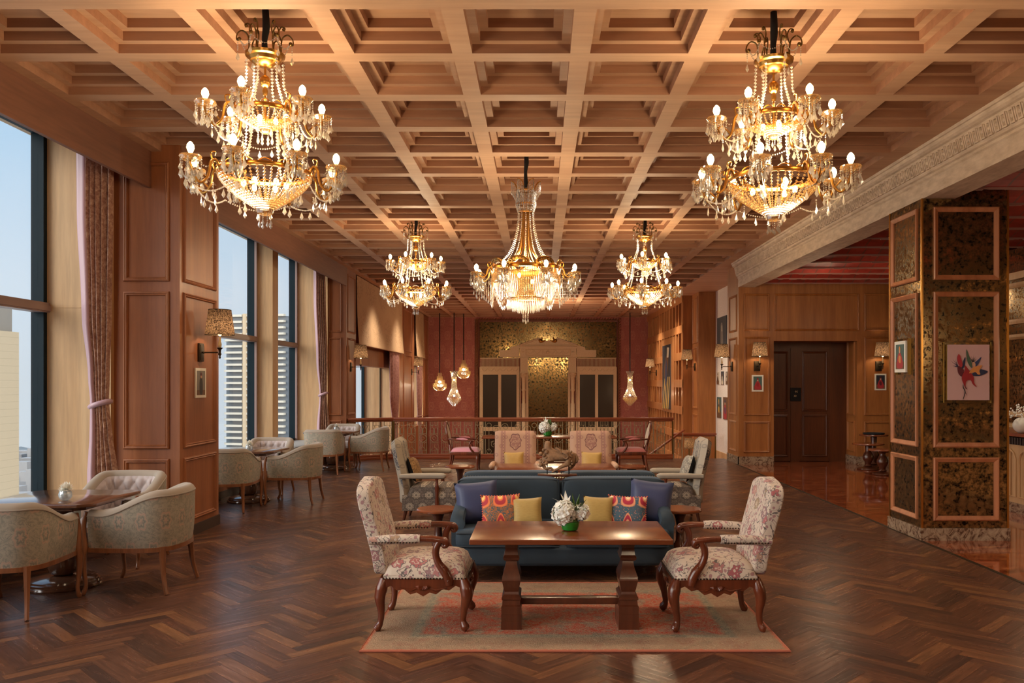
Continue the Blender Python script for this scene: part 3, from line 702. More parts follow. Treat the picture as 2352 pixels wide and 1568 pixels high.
def lift_doors():
    y = 17.6
    m = MB().box(4.72, 17.64, 0, 6.4, 17.7, 2.49)
    m.box(5.235, y - 0.02, 0.0, 5.425, 17.64, 2.36).box(6.05, y - 0.01, 0, 6.4, 17.64, 2.49).box(4.72, y - .01, 2.36, 6.05, 17.64, 2.49)
    struct('trim_7', m, M['door'], smooth=0)
    for n_, (x0, x1) in enumerate(((4.74, 5.235), (5.425, 6.05))):
        m = MB().box(x0, 17.6, 0.01, x1, 17.64, 2.36)
        panels(m, (0, 17.6, 0), X, Z, [(x0 + 0.05, x1 - 0.05, 0.1, 0.98), (x0 + 0.05, x1 - 0.05, 1.05, 2.3)])
        struct('door_%d' % (n_ + 1), m, M['door'], smooth=30)
    t = thing('call_panel', 'black lift call panel with arrows on the dark post between the doors', 'control panel', (5.335, 17.58, 1.4))
    MB().box(-0.11, -0.012, -0.14, 0.11, 0.0, 0.14).build('plate', M['void'], t, bev=0.003)
    for dz, sg in ((0.06, 1), (-0.03, -1)):
        m = MB()
        for k in (0, 1):
            x = sg * (0.012 - 0.03 * k)
            m.prism([(x + sg * .022, -.014, dz + .02), (x, -.014, dz), (x + sg * .022, -.014, dz - .02), (x + sg * .028, -.014, dz - .017), (x + sg * .009, -.014, dz), (x + sg * .028, -.014, dz + .017)], (0, .003, 0))
        m.build('arrow', M['cord'], t, smooth=0)
lift_doors()

def bar_side():
    m = MB().box(6.05, 3.0, 0.12, 6.6, 13.6, 0.94)
    y = 3.2
    while y < 13.4:                                        # gothic arched panels
        pts = [(6.05, y, 0.2), (6.05, y + 0.22, 0.2), (6.05, y + 0.22, 0.68), (6.05, y + 0.18, 0.75), (6.05, y + 0.11, 0.79), (6.05, y + 0.04, 0.75), (6.05, y, 0.68)]
        m.tube([(p[0] - 0.005, p[1], p[2]) for p in pts], 0.016, 5, True)
        m.tube([(6.04, y + .11, .2), (6.04, y + .11, .78)], 0.008, 4)
        y += 0.3
    m.cm = 1; m.box(6.03, 3.0, 0, 6.6, 13.6, 0.12); m.cm = 2
    m.box(5.98, 3.0, 0.97, 6.66, 13.6, 1.01); m.cm = 3
    m.box(6.045, 3.0, 0.86, 6.05, 13.6, 0.94)
    y = 3.0
    while y < 13.6: m.box(6.03, y, 0.86, 6.045, y + 0.03, 0.95); y += 0.06
    t = thing('bar_counter', 'pale oak bar counter with gothic arched panels at the far right', 'bar counter')
    o = m.build('counter_body', [M['jamb'], M['plinth'], M['rail'], M['skirt']], t, smooth=30)
bar_side()
def bar_wall():
    m = MB().box(6.95, 3.0, 0, 7.1, 16.4, 3.6); m.cm = 1
    for y in (3.4, 5.2, 7.0, 8.8, 10.4, 11.9, 13.4):
        for z0, z1 in ((1.15, 2.35), (2.5, 3.1)): m.frame((6.95, y + 1.4, z0), -Y, Z, 1.4, z1 - z0, [(0, 0), (0, 0.03), (0.04, 0.04), (0.07, 0.015), (0.075, 0)])
    m.box(6.9, 3.0, 3.15, 6.97, 16.4, 3.25).box(6.8, 3.0, 1.0, 6.95, 16.4, 1.06)
    struct('wall_bar', m, [M['mirror'], M['jamb']], smooth=30)
    struct('wall_far_right', MB().box(8.4, -4.2, 0, 8.5, 18, 4.75), M['panel_r'], smooth=0)
    struct('wall_near', MB().box(-5.3, -4.3, 0, 8.5, -4.2, 4.7), M['panel'], smooth=0)
bar_wall()

def mirror_column():
    m = MB().box(3.99, 8.8, 0.13, 4.34, 9.6, 3.57).box(4.34, 8.8, 0.13, 4.885, 9.6, 3.7)
    rows = ((0.208, 0.868), (0.972, 2.596), (2.72, 3.48))
    fr = [(0, 0), (0, 0.022), (0.012, 0.03), (0.03, 0.022), (0.05, 0.012), (0.052, 0)]
    m.cm = 1
    panels(m, (0, 8.8, 0), X, Z, [(4.105, 4.79, a, b) for a, b in rows], fr)
    panels(m, (3.99, 9.6, 0), -Y, Z, [(0.07, 0.72, a, b) for a, b in rows], fr)
    panels(m, (4.885, 8.8, 0), Y, Z, [(0.07, 0.72, a, b) for a, b in rows], fr)
    panels(m, (4.885, 9.6, 0), -X, Z, [(0.1, 0.79, a, b) for a, b in rows], fr)
    m.cm = 2
    for x, y in ((3.99, 8.8), (4.885, 8.8), (3.99, 9.6), (4.885, 9.6)): m.box(x - 0.008, y - 0.008, 0.13, x + 0.012, y + 0.012, 3.57 if x < 4.2 else 3.68)
    m.cm = 3; m.box(3.97, 8.78, 0, 4.905, 9.62, 0.13); m.cm = 0
    struct('pillar_mirrored', m, [M['mirror'], M['frame_wood'], M['gold'], M['plinth']], smooth=30)
M['frame_wood'] = wood('rosy beading wood', c(160, 96, 60), c(196, 130, 90), 'z', 0.5, 0.4, 0.2, 0.15)
mirror_column()

# ------------------------------------------------------------------ outside: towers, city
def tower(name, label, cx, cy, w, d, h, zb, mat_i, balc, rz, group='towers outside the windows', roof=0.0):
    t = thing(name, label, 'building', (cx, cy, zb), rz)
    MB().box(-w / 2, -d / 2, 0, w / 2, d / 2, h).build('tower_body', mat_i, t, smooth=0)
    if roof: MB().box(-w / 2, -d / 2 + 1, h, w * 0.28, d / 2 - 1, h + roof).build('roof_block', M['towergrey'], t, smooth=0)
    if balc:
        m = MB(); n_ = int(h / 3.2)
        for i in range(n_ + 1):
            z = i * 3.2
            for k in range(3):
                x0 = -w / 2 + w * (k / 3.0) + 0.8; x1 = x0 + w / 3.0 - 2.4
                m.box(x0, -d / 2 - 2.2, z, x1, -d / 2, z + 1.1)
            m.box(-w / 2 - 2.0, -d / 2 + 1, z, -w / 2, -d / 2 + 7, z + 1.1).box(w / 2, -d / 2 + 1, z, w / 2 + 2, -d / 2 + 7, z + 1.1)
        m.build('balcony_slabs', M['towerpale'], t, smooth=0)
        m = MB()
        for k in (1, 2): m.box(-w / 2 + w * k / 3 - 1.0, -d / 2 - 2.4, 0, -w / 2 + w * k / 3 + 1.0, -d / 2, h + 1.5)
        m.build('fin', M['towerwarm'], t, smooth=0)
    return t
M['towerpale'] = plain('pale tower slabs', c(214, 206, 190), 0.8)
M['towerwarm'] = plain('warm tower concrete', c(206, 182, 150), 0.8)
M['towergrey'] = plain('grey lift house', c(150, 142, 132), 0.8)
M['towerglass'] = plain('dark blue tower glazing', c(96, 108, 118), 0.3)
g = G('beige panelled tower face'); v = g.co(); q = g.xyz(v)
l1 = g.band(g.ma('FRACT', g.ma('DIVIDE', q[2], 3.3)), 0.0, 0.06, 0.01); l2 = g.band(g.ma('FRACT', g.ma('DIVIDE', q[0], 3.0)), 0.0, 0.05, 0.01)
M['towerbeige'] = g.set(Base_Color=g.mix(g.ma('MULTIPLY', g.ma('MAXIMUM', l1, l2), .35), c(208, 186, 154), c(150, 130, 104)), Roughness=0.8)
tower('tower_block', 'beige panelled tower seen through the nearest tall window', -256, 380, 26, 26, 105, -80, M['towerbeige'], False, 0.0, roof=0)
MB().box(-243.6 - 14, 366, 25, -243.6 - 2, 392, 38).build('roof_block', M['towergrey'], None, smooth=0)
tower('apartment_tower', 'tall apartment tower with stacked balconies seen through the paired windows', -144.5, 455, 36, 30, 128, -92, M['towerglass'], True, -0.22)
def city():
    m = MB(); r = random.Random(3)
    n_ = 24
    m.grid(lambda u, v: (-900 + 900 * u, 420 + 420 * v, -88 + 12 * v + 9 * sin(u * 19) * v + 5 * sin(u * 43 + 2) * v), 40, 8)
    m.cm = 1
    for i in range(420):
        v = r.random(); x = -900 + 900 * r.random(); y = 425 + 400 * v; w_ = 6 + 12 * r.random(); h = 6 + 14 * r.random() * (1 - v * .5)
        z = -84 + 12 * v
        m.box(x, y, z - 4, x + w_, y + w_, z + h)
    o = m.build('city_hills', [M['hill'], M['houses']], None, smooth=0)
    tag(o, 'hazy hillside city of small blocks below the towers', 'cityscape', None, 'stuff')
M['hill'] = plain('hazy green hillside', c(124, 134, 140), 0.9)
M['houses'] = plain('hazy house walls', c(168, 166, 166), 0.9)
city()
for o in list(COL.objects):
    if o.name == 'roof_block' and o.parent is None:
        t_ = bpy.data.objects['tower_block']; o.parent = t_; o.matrix_parent_inverse = Matrix.Translation((256, -380, 80))
def cushion_block(m, x0, x1, y0, y1, z0, z1, r=.05, n=10):
    """a stuffed block: superellipsoid pulled to the box"""
    cx, cy, cz = (x0 + x1) / 2, (y0 + y1) / 2, (z0 + z1) / 2; a, b, d = (x1 - x0) / 2, (y1 - y0) / 2, (z1 - z0) / 2
    def f(u, v):
        th = -PI / 2 + PI * v; ph = 2 * PI * u
        sg = lambda q, e: math.copysign(abs(q) ** e, q)
        return (cx + a * sg(cos(th), .22) * sg(cos(ph), .22), cy + b * sg(cos(th), .22) * sg(sin(ph), .22), cz + d * sg(sin(th), .3))
    m.grid(f, 4 * n, 2 * n)
# ------------------------------------------------------------------ tub chairs and their tables (local front = +Y)
def smooth01(t): t = max(0.0, min(1.0, t)); return t * t * (3 - 2 * t)
def tub_chair():
    t = thing('tub_chair', 'x', 'chair', group='tub chairs by the windows')
    half = [(-.30, .30), (-.318, .14), (-.325, -.06), (-.305, -.2), (-.235, -.29), (-.12, -.325), (0, -.335)]
    ctl = [(x, y, 0) for x, y in half] + [(-x, y, 0) for x, y in reversed(half[:-1])]
    path = catmull(ctl, 6); n = len(path) - 1
    arc = [0.0]
    for a, b in zip(path, path[1:]): arc.append(arc[-1] + (b - a).length)
    nor = []
    for i in range(n + 1):
        d = (path[min(i + 1, n)] - path[max(i - 1, 0)]).normalized(); nor.append(Vector((-d.y, d.x, 0)))
        if nor[-1].dot(path[i] - Vector((0, .05, 0))) < 0: nor[-1] = -nor[-1]
    H = lambda i: 0.655 + 0.15 * smooth01((0.2 - path[i].y) / 0.46)
    out = [(0.0, 0.365), (0.006, 0.45), (0.012, 0.55)]
    def sec_out(i, k):
        h = H(i)
        q = [(-0.004, 0.365), (0.004, 0.43), (0.010, 0.5), (0.014, 0.5 + (h - .54) * .5), (0.016, h - 0.045)]
        o, z = q[k]; p = path[i] + nor[i] * o; return Vector((p.x, p.y, z))
    def sec_top(i, k):
        h = H(i); a = PI * k / 8
        o = -0.032 + 0.048 * cos(a); z = h - 0.045 + 0.052 * sin(a)
        p = path[i] + nor[i] * o; return Vector((p.x, p.y, z))
    def sec_in(i, v):
        h = H(i); z = h - 0.045 + (0.42 - h + 0.045) * v
        u = arc[i] - arc[-1] / 2
        wgt = smooth01((0.02 - path[i].y) / 0.15) * smooth01(v / .12)
        a, b = u / 0.13, (z - 0.70) / 0.17
        pil = abs(sin(PI * (a + b) / 1.0 )) * abs(sin(PI * (a - b)))
        o = -0.082 - (0.034 * pil ** 0.35) * wgt
        p = path[i] + nor[i] * o; return Vector((p.x, p.y, z))
    m = MB(); m.grid(lambda u, v: sec_out(round(u * n), round(v * 4)), n, 4, uvf=lambda u, v: (arc[round(u * n)], sec_out(round(u * n), round(v * 4)).z))
    for i in (0, n): m.a([sec_out(i, k) for k in range(5)] + [sec_top(i, k) for k in range(9)] + [sec_in(i, 1.0)], [tuple(range(15))], [(arc[i], .5)] * 15)
    m.build('outer_back', M['damask'], t, weld=1e-5, smooth=50)
    m = MB(); m.grid(lambda u, v: sec_top(round(u * n), round(v * 8)), n, 8)
    for k in (0.016,): m.tube([path[i] + nor[i] * k + Vector((0, 0, H(i) - 0.04)) for i in range(n + 1)], 0.006, 5)
    m.build('top_roll', M['tubroll'], t, smooth=60)
    nn = 2 * n
    def ip(u):
        f = u * n; i = min(int(f), n - 1); return i, f - i
    def sin_(u, v):
        i, fr = ip(u)
        # evaluate on a finer path for the tufting
        p0, p1 = path[i], path[i + 1]; keep = (path[i], arc[i], nor[i])
        path[i], arc[i], nor[i] = p0.lerp(p1, fr), arc[i] + (arc[i + 1] - arc[i]) * fr, nor[i].lerp(nor[i + 1], fr)
        r = sec_in(i, v); path[i], arc[i], nor[i] = keep; return r
    MB().grid(sin_, nn, 18).build('tufted_lining', M['lilac'], t, smooth=80)
    for a in range(-5, 6):
        for b in range(-3, 4):
            if (a + b) % 2: continue
            u, z = a * 0.065, 0.70 + b * 0.085
            f = (u + arc[-1] / 2) / arc[-1]; i = max(0, min(n, round(f * n)))
            if path[i].y > -0.06 or not (0.5 < z < H(i) - 0.07): continue
            MB().ball(Vector((path[i].x, path[i].y, z)) + nor[i] * -0.086, 0.009, 5).build('button', M['button'], t)
    def seat(u, v):
        x = (2 * u - 1) * 0.245; y = -0.26 + 0.58 * v
        e = max(0.0, 1 - (2 * u - 1) ** 8) * max(0.0, 1 - (2 * v - 1) ** 10)
        return (x, y, 0.40 + 0.075 * e ** 0.5)
    m = MB().grid(seat, 16, 16); m.box(-.24, -.25, .36, .24, .315, .405)
    m.build('seat_cushion', M['lilac'], t, smooth=50)
    m = MB(); rp_ = [path[i] + nor[i] * -0.012 + Vector((0, 0, .35)) for i in range(0, n + 1, 2)]
    m.tube(rp_, 0.024, 4); m.tube([(-.30, .31, .355), (-.15, .325, .345), (0, .33, .34), (.15, .325, .345), (.30, .31, .355)], 0.026, 4)
    m.build('seat_rail', M['tubwood'], t, smooth=30)
    for s in (-1, 1):
        m = MB()
        limb(m, [(s * .292, .318, .648), (s * .298, .335, .55), (s * .302, .333, .46), (s * .30, .328, .38), (s * .308, .338, .30), (s * .306, .33, .18), (s * .302, .318, .08), (s * .304, .335, .018), (s * .306, .352, .006)],
             [.016, .019, .021, .027, .027, .019, .015, .019, .012], 4, 8)
        m.build('front_leg', M['tubwood'], t, smooth=60)
        m = MB(); limb(m, [(s * .262, -.255, .37), (s * .268, -.262, .26), (s * .276, -.275, .13), (s * .292, -.305, .004)], [.03, .023, .018, .016], 4, 6)
        m.build('rear_leg', M['tubwood'], t, smooth=50)
    return t
M['tubroll'] = plain('pale sage roll cloth', c(146, 132, 118), 0.85, 0, Sheen_Weight=0.15)
def tub_table(top=0.72):
    t = thing('pedestal_table', 'x', 'table', group='pedestal tables by the windows')
    h = 0.46; k = 0.1
    poly = [(-h, -h + k), (-h + k, -h), (h - k, -h), (h, -h + k), (h, h - k), (h - k, h), (-h + k, h), (-h, h - k)]
    m = MB().prism([(x, y, top - .026) for x, y in poly], (0, 0, .026)); m.build('table_top', M['tubtop'], t, bev=.006, seg=2)
    MB().prism([(x * .7, y * .7, top - .07) for x, y in poly], (0, 0, .044)).build('apron', M['tubtop'], t, bev=.004)
    MB().lathe([(.06, .085), (.10, .11), (.118, .17), (.112, .23), (.085, .32), (.062, .42), (.055, .5), (.06, .56), (.1, .64), (.14, top - .068)], 28).build('stem', M['tubtop'], t, smooth=60)
    MB().lathe([(.285, 0), (.29, .012), (.282, .024), (.27, .028), (.268, .045), (.258, .05), (.254, .064), (.235, .072), (.15, .082), (.1, .088)], 40).build('base', M['tubtop'], t, smooth=30)
    return t
tc0 = tub_chair(); tt0 = tub_table(); first = [True]
def put_tub(label, x, y, rz, group):
    if first: first.clear(); tc0.location = (x, y, 0); tc0.rotation_euler = (0, 0, rz); tc0['label'] = label; tc0['group'] = group
    else: dup(tc0, label, (x, y, 0), rz, group)
GT = 'tub chairs by the windows'
for gi, (nm, chairs, tab) in enumerate((
    ('nearest window table', (('sage damask tub chair cut off by the left edge of the photo', -3.84, 6.13, 0.0), ('sage damask tub chair with its side to the aisle at the nearest window table', -3.2, 6.83, PI / 2), ('tub chair showing its lilac buttoned lining beside the long rose curtain', -3.86, 7.78, PI)), (-3.88, 6.86)),
    ('middle window table', (('sage damask tub chair half hidden by the panelled pillar', -4.03, 10.93, 0.0), ('sage damask tub chair on the aisle side of the middle window table', -3.37, 11.65, PI / 2), ('tub chair showing its lilac buttoned lining below the paired windows', -4.06, 12.6, PI)), (-4.05, 11.72)),
    ('railing window table', (('sage damask tub chair seen square from the back at the table by the railing', -3.9, 15.25, 0.06), ('sage damask tub chair with its back against the angled railing', -3.2, 15.9, PI / 2), ('tub chair showing its lilac buttoned lining beside the far curtain', -3.95, 16.85, PI)), (-3.95, 16.03)))):
    for l_, x, y, r_ in chairs: put_tub(l_, x, y, r_, GT)
    lab = ('square chamfered pedestal table with polished brown top at the %s group' % nm.split()[0]) if gi == 0 else None
    lab = ('polished brown pedestal table among the nearest tub chairs', 'polished brown pedestal table below the paired windows', 'polished brown pedestal table between the tub chairs by the railing')[gi]
    if gi == 0: tt0.location = (tab[0], tab[1], 0); tt0['label'] = lab
    else: dup(tt0, lab, (tab[0], tab[1], 0))
GV = 'glass bowl vases on the window tables'
def mum_vase(v_label, f_label, x, y, z, v0=[None]):
    if v0[0] is None:
        m = MB(); n_ = 36
        prof = [(.018, 0), (.034, .008), (.046, .03), (.048, .05), (.042, .072), (.034, .082), (.030, .08), (.038, .068), (.044, .05), (.04, .03), (.02, .012)]
        for i, (r, zz_) in enumerate(prof): pass
        o = len(m.v); m.lathe(prof, n_)
        for i in range(len(m.v)):
            p = m.v[i]; a = math.atan2(p.y, p.x); k = 1 + 0.05 * cos(12 * a + p.z * 60); m.v[i] = Vector((p.x * k, p.y * k, p.z))
        vs = m.build('vase', M['vase'], smooth=60)
        f = thing('chrysanthemum', f_label, 'flower', group='white chrysanthemums on the window tables')
        m = MB(); r = random.Random(4)
        for ring in range(7):
            for k in range(10 + 2 * ring):
                a = 2 * PI * (k + .5 * ring) / (10 + 2 * ring) + r.random() * .2; el = 1.35 - ring * .27; L = .05 + .012 * r.random()
                d = Vector((cos(a) * cos(el), sin(a) * cos(el), sin(el))); sd = Vector((-sin(a), cos(a), 0)) * .008
                p0 = Vector((0, 0, .0)); mid = p0 + d * L * .6; tip = p0 + d * L + Vector((0, 0, .006))
                m.a([p0, mid + sd, tip, mid - sd], [(0, 1, 2, 3)])
        m.build('petal_head', M['white'], f, smooth=0)
        MB().tube([(0, 0, -.005), (.004, 0, -.06)], .003, 5).build('stem', M['leaf'], f)
        v0[0] = (vs, f); vs.location = (x, y, z); f.location = (x + .005, y, z + .088)
        tag(vs, v_label, 'vase', GV)
    else:
        vs, f = v0[0]; q = vs.copy(); COL.objects.link(q); q.location = (x, y, z); q['label'] = v_label
        dup(f, f_label, (x + .005, y, z + .088))
mum_vase('ribbed clear glass vase on the nearest window table', 'white chrysanthemum in the vase on the nearest window table', -3.74, 6.64, .7205)
mum_vase('ribbed clear glass vase on the table below the paired windows', 'white chrysanthemum in the vase below the paired windows', xx(575, 11.5), 11.45, .7205)
mum_vase('ribbed clear glass vase on the window table by the railing', 'white chrysanthemum in the vase on the table by the railing', xx(771, 16.1), 16.15, .7205)

# ------------------------------------------------------------------ carved armchairs on the rug
def gainsborough():
    t = thing('carved_armchair', 'x', 'armchair', group='carved floral armchairs on the rug')
    def seat(u, v):
        x = (2 * u - 1); y = (2 * v - 1)
        e = max(0.0, 1 - abs(x) ** 6) * max(0.0, 1 - abs(y) ** 6)
        return (x * (.275 + .015 * v), .03 + y * .275, .345 + .125 * e ** .42 + .012 * (1 - x * x) * (1 - y * y))
    m = MB().grid(seat, 18, 18); m.box(-.27, -.24, .33, .27, .3, .37)
    m.build('seat_cushion', M['floral'], t, smooth=60)
    # reclined back with a serpentine crest
    m = MB(); cushion_block(m, -1, 1, -1, 1, 0, 1, n=14)
    for i, p in enumerate(m.v):
        x, z = p.x, p.z; top = .962 + .03 * cos(x * PI) * .5 + .014 * cos(x * PI * .5)
        zq = .36 + (top - .36) * z; th = .05 + (.012 * (1 - x * x) if p.y > 0 else 0)
        m.v[i] = Vector((x * (.262 + .014 * z), -.265 - .12 * smooth01((zq - .38) / .62) + p.y * th, zq))
    m.build('backrest', M['floral'], t, weld=1e-5, smooth=75)
    # carved seat rails
    def apron(p, q, drop, nrm):
        p, q = Vector(p), Vector(q); m_ = MB(); k = 24; L = q - p; pts = [p + Vector((0, 0, .345)), ]
        low = [p + L * (i / k) + Vector((0, 0, .295 - drop * (.5 - .5 * cos(2 * PI * i / k)) ** 1.0 + .022 * sin(6 * PI * i / k) ** 2 - .01)) for i in range(k + 1)]
        m_.prism([p + Vector((0, 0, .348))] + low + [q + Vector((0, 0, .348))], Vector(nrm) * .028)
        mid = (p + q) / 2 + Vector((0, 0, .298)) + Vector(nrm) * .03
        for i in range(-3, 4):                             # carved palmette
            a = i * .42; d = L.normalized() * sin(a) * .05 + Vector((0, 0, -cos(a) * .036 + .012))
            m_.tube([mid, mid + d * .6 + Vector(nrm) * .008, mid + d], [.005, .011, .003], 6)
        m_.tube([p + L * .2 + Vector((0, 0, .29)) + Vector(nrm) * .03, p + L * .34 + Vector((0, 0, .275)) + Vector(nrm) * .032, p + L * .42 + Vector((0, 0, .29)) + Vector(nrm) * .03], [.004, .008, .004], 5)
        m_.tube([p + L * .8 + Vector((0, 0, .29)) + Vector(nrm) * .03, p + L * .66 + Vector((0, 0, .275)) + Vector(nrm) * .032, p + L * .58 + Vector((0, 0, .29)) + Vector(nrm) * .03], [.004, .008, .004], 5)
        return m_
    m = apron((-.25, .285, 0), (.25, .285, 0), .05, (0, 1, 0))
    for s in (-1, 1):
        o = apron((s * .258, -.23, 0), (s * .258, .28, 0), .05, (s, 0, 0)); m.a(o.v, o.f)
    o = apron((-.24, -.24, 0), (.24, -.24, 0), .03, (0, -1, 0)); m.a(o.v, o.f)
    m.build('seat_rail', M['carved'], t, smooth=40)
    for s in (-1, 1):
        m = MB()
        limb(m, [(s * .262, .285, .345), (s * .276, .305, .28), (s * .28, .31, .23), (s * .266, .292, .14), (s * .258, .284, .07), (s * .266, .298, .03), (s * .272, .312, .014)], [.03, .042, .038, .024, .02, .03, .022], 5, 10)
        for k in range(3): m.ball((s * (.296 - .004 * k), .318 - .004 * k, .275 - .028 * k), .014 - .002 * k, 6)
        m.build('front_leg', M['carved'], t, smooth=60)
        m = MB()
        limb(m, [(s * .255, -.235, .345), (s * .266, -.252, .28), (s * .268, -.262, .22), (s * .256, -.255, .13), (s * .25, -.262, .06), (s * .256, -.28, .022), (s * .26, -.296, .012)], [.03, .04, .036, .023, .02, .027, .02], 5, 10)
        for k in range(3): m.ball((s * (.284 - .003 * k), -.272, .272 - .028 * k), .013 - .002 * k, 6)
        m.build('rear_leg', M['carved'], t, smooth=60)
        m = MB()                                           # scrolled arm on an S support
        limb(m, [(s * .287, .0, .612), (s * .29, .07, .612), (s * .293, .13, .606), (s * .294, .168, .598), (s * .294, .18, .575), (s * .294, .162, .563), (s * .294, .15, .578)], [.021, .023, .024, .024, .019, .014, .009], 5, 8)
        limb(m, [(s * .292, .135, .60), (s * .291, .112, .555), (s * .29, .108, .505), (s * .289, .128, .45), (s * .288, .165, .40), (s * .287, .19, .35), (s * .286, .197, .31)], [.024, .024, .023, .026, .032, .031, .026], 5, 10)
        for k in range(4): m.ball((s * .306, .155 + .012 * k, .43 - .03 * k), .012, 6)
        a = m.build('arm', M['carved'], t, smooth=60)
        m = MB(); limb(m, [(s * .275, -.33, .598), (s * .28, -.2, .606), (s * .285, -.08, .61), (s * .286, .005, .612)], [.026, .032, .033, .028], 6, 12)
        m.build('arm_pad', M['floral'], a, smooth=60)
        m = MB()
        for k in range(15):
            y = -.3 + .02 * k
            for q in (-1, 1): m.ball((s * .284 + q * .031, y, .592), .0055, 5)
        m.build('nailhead_row', M['stud'], a)
    m = MB()
    for k in range(27):
        for s in (-1, 1): m.ball((s * .288, -.235 + .0205 * k, .352), .0062, 5)
        m.ball((-.27 + .0208 * k, .313, .352), .0062, 5)
    m.build('nailhead_row', M['stud'], t)
    return t
g0 = gainsborough(); RUGZ = 0.013
g0.location = (-.79, 5.81, RUGZ); g0.rotation_euler = (0, 0, -PI / 2)
g0['label'] = 'carved wooden armchair in pink and mauve floral cloth left of the rug table'
dup(g0, 'carved wooden armchair in pink and mauve floral cloth right of the rug table', (1.185, 5.79, RUGZ), PI / 2)

# ------------------------------------------------------------------ boxy paisley armchairs (turned arm posts)
def paisley_chair(name, label, cat, fr, sd, st, arm, group):
    t = thing(name, label, cat, group=group)
    def back(side):
        def f(u, v):
            x = 2 * u - 1; z = .2 + (.985 - .2 - .012 * abs(x) ** 10) * v
            y = -.22 - .115 * smooth01((z - .3) / .75)
            e = (max(0.0, 1 - abs(x) ** 12) * max(0.0, 1 - abs(2 * v - 1) ** 20)) ** .5
            return (x * .285, y + side * .06 * e, z)
        return f
    MB().grid(back(1), 14, 18).build('backrest', fr, t, smooth=75)
    MB().grid(back(-1), 14, 18).build('back_cover', sd, t, smooth=75)
    def seat(u, v):
        x = 2 * u - 1; y = 2 * v - 1
        e = (max(0.0, 1 - abs(x) ** 10) * max(0.0, 1 - abs(y) ** 10)) ** .5
        return (x * .3, .1 + y * .29, .30 + .125 * e + .015 * (1 - x * x) * (1 - y * y))
    m = MB().grid(seat, 16, 16); m.box(-.297, -.24, .14, .297, .385, .325)
    m.build('seat_cushion', st, t, bev=0, smooth=45)
    for s in (-1, 1):
        m = MB(); limb(m, [(s * .3, -.27, .545), (s * .3, -.1, .55), (s * .302, .1, .552), (s * .302, .24, .55), (s * .302, .275, .545)], [.028, .034, .036, .036, .016], 6, 12)
        a = m.build('arm', arm, t, smooth=60)
        m = MB().lathe([(.022, .16), (.024, .25), (.018, .3), (.022, .36), (.027, .41), (.018, .46), (.016, .5), (.026, .535)], 14, (s * .302, .17, 0))
        m.build('arm_post', M['carved'], a, smooth=50)
        MB().lathe([(.012, 0), (.016, .03), (.024, .1), (.026, .15)], 10, (s * .25, .33, 0)).build('front_leg', M['tdark'], t, smooth=50)
        m = MB(); limb(m, [(s * .25, -.2, .15), (s * .25, -.215, .08), (s * .25, -.235, .0)], [.024, .02, .014], 4, 8)
        m.build('rear_leg', M['tdark'], t, smooth=50)
    return t
GP = 'grey paisley armchairs behind the near sofa'
a0 = paisley_chair('paisley_armchair', 'grey paisley armchair with a tan cushion on the left, facing the sofas', 'armchair', M['greypaisley'], M['sidepaisley'], M['seatpat'], M['armgrey'] if 'armgrey' in M else M['greypaisley'], GP)
a0.location = (-1.38, 10.2, 0); a0.rotation_euler = (0, 0, -PI / 2)
dup(a0, 'grey paisley armchair with a grey cushion on the right, facing the sofas', (1.65, 10.2, 0), PI / 2)
GK = 'rose paisley armchairs facing the camera'
b0 = paisley_chair('tall_armchair', 'rose paisley armchair facing the camera on the left of the vase behind', 'armchair', M['pinkpaisley'], M['pinkpaisley'], M['pinkpaisley'], M['pinkarm'], GK)
b0.location = (-.335, 11.3, 0); b0.rotation_euler = (0, 0, PI)
dup(b0, 'rose paisley armchair facing the camera on the right of the vase behind', (.70, 11.3, 0), PI)

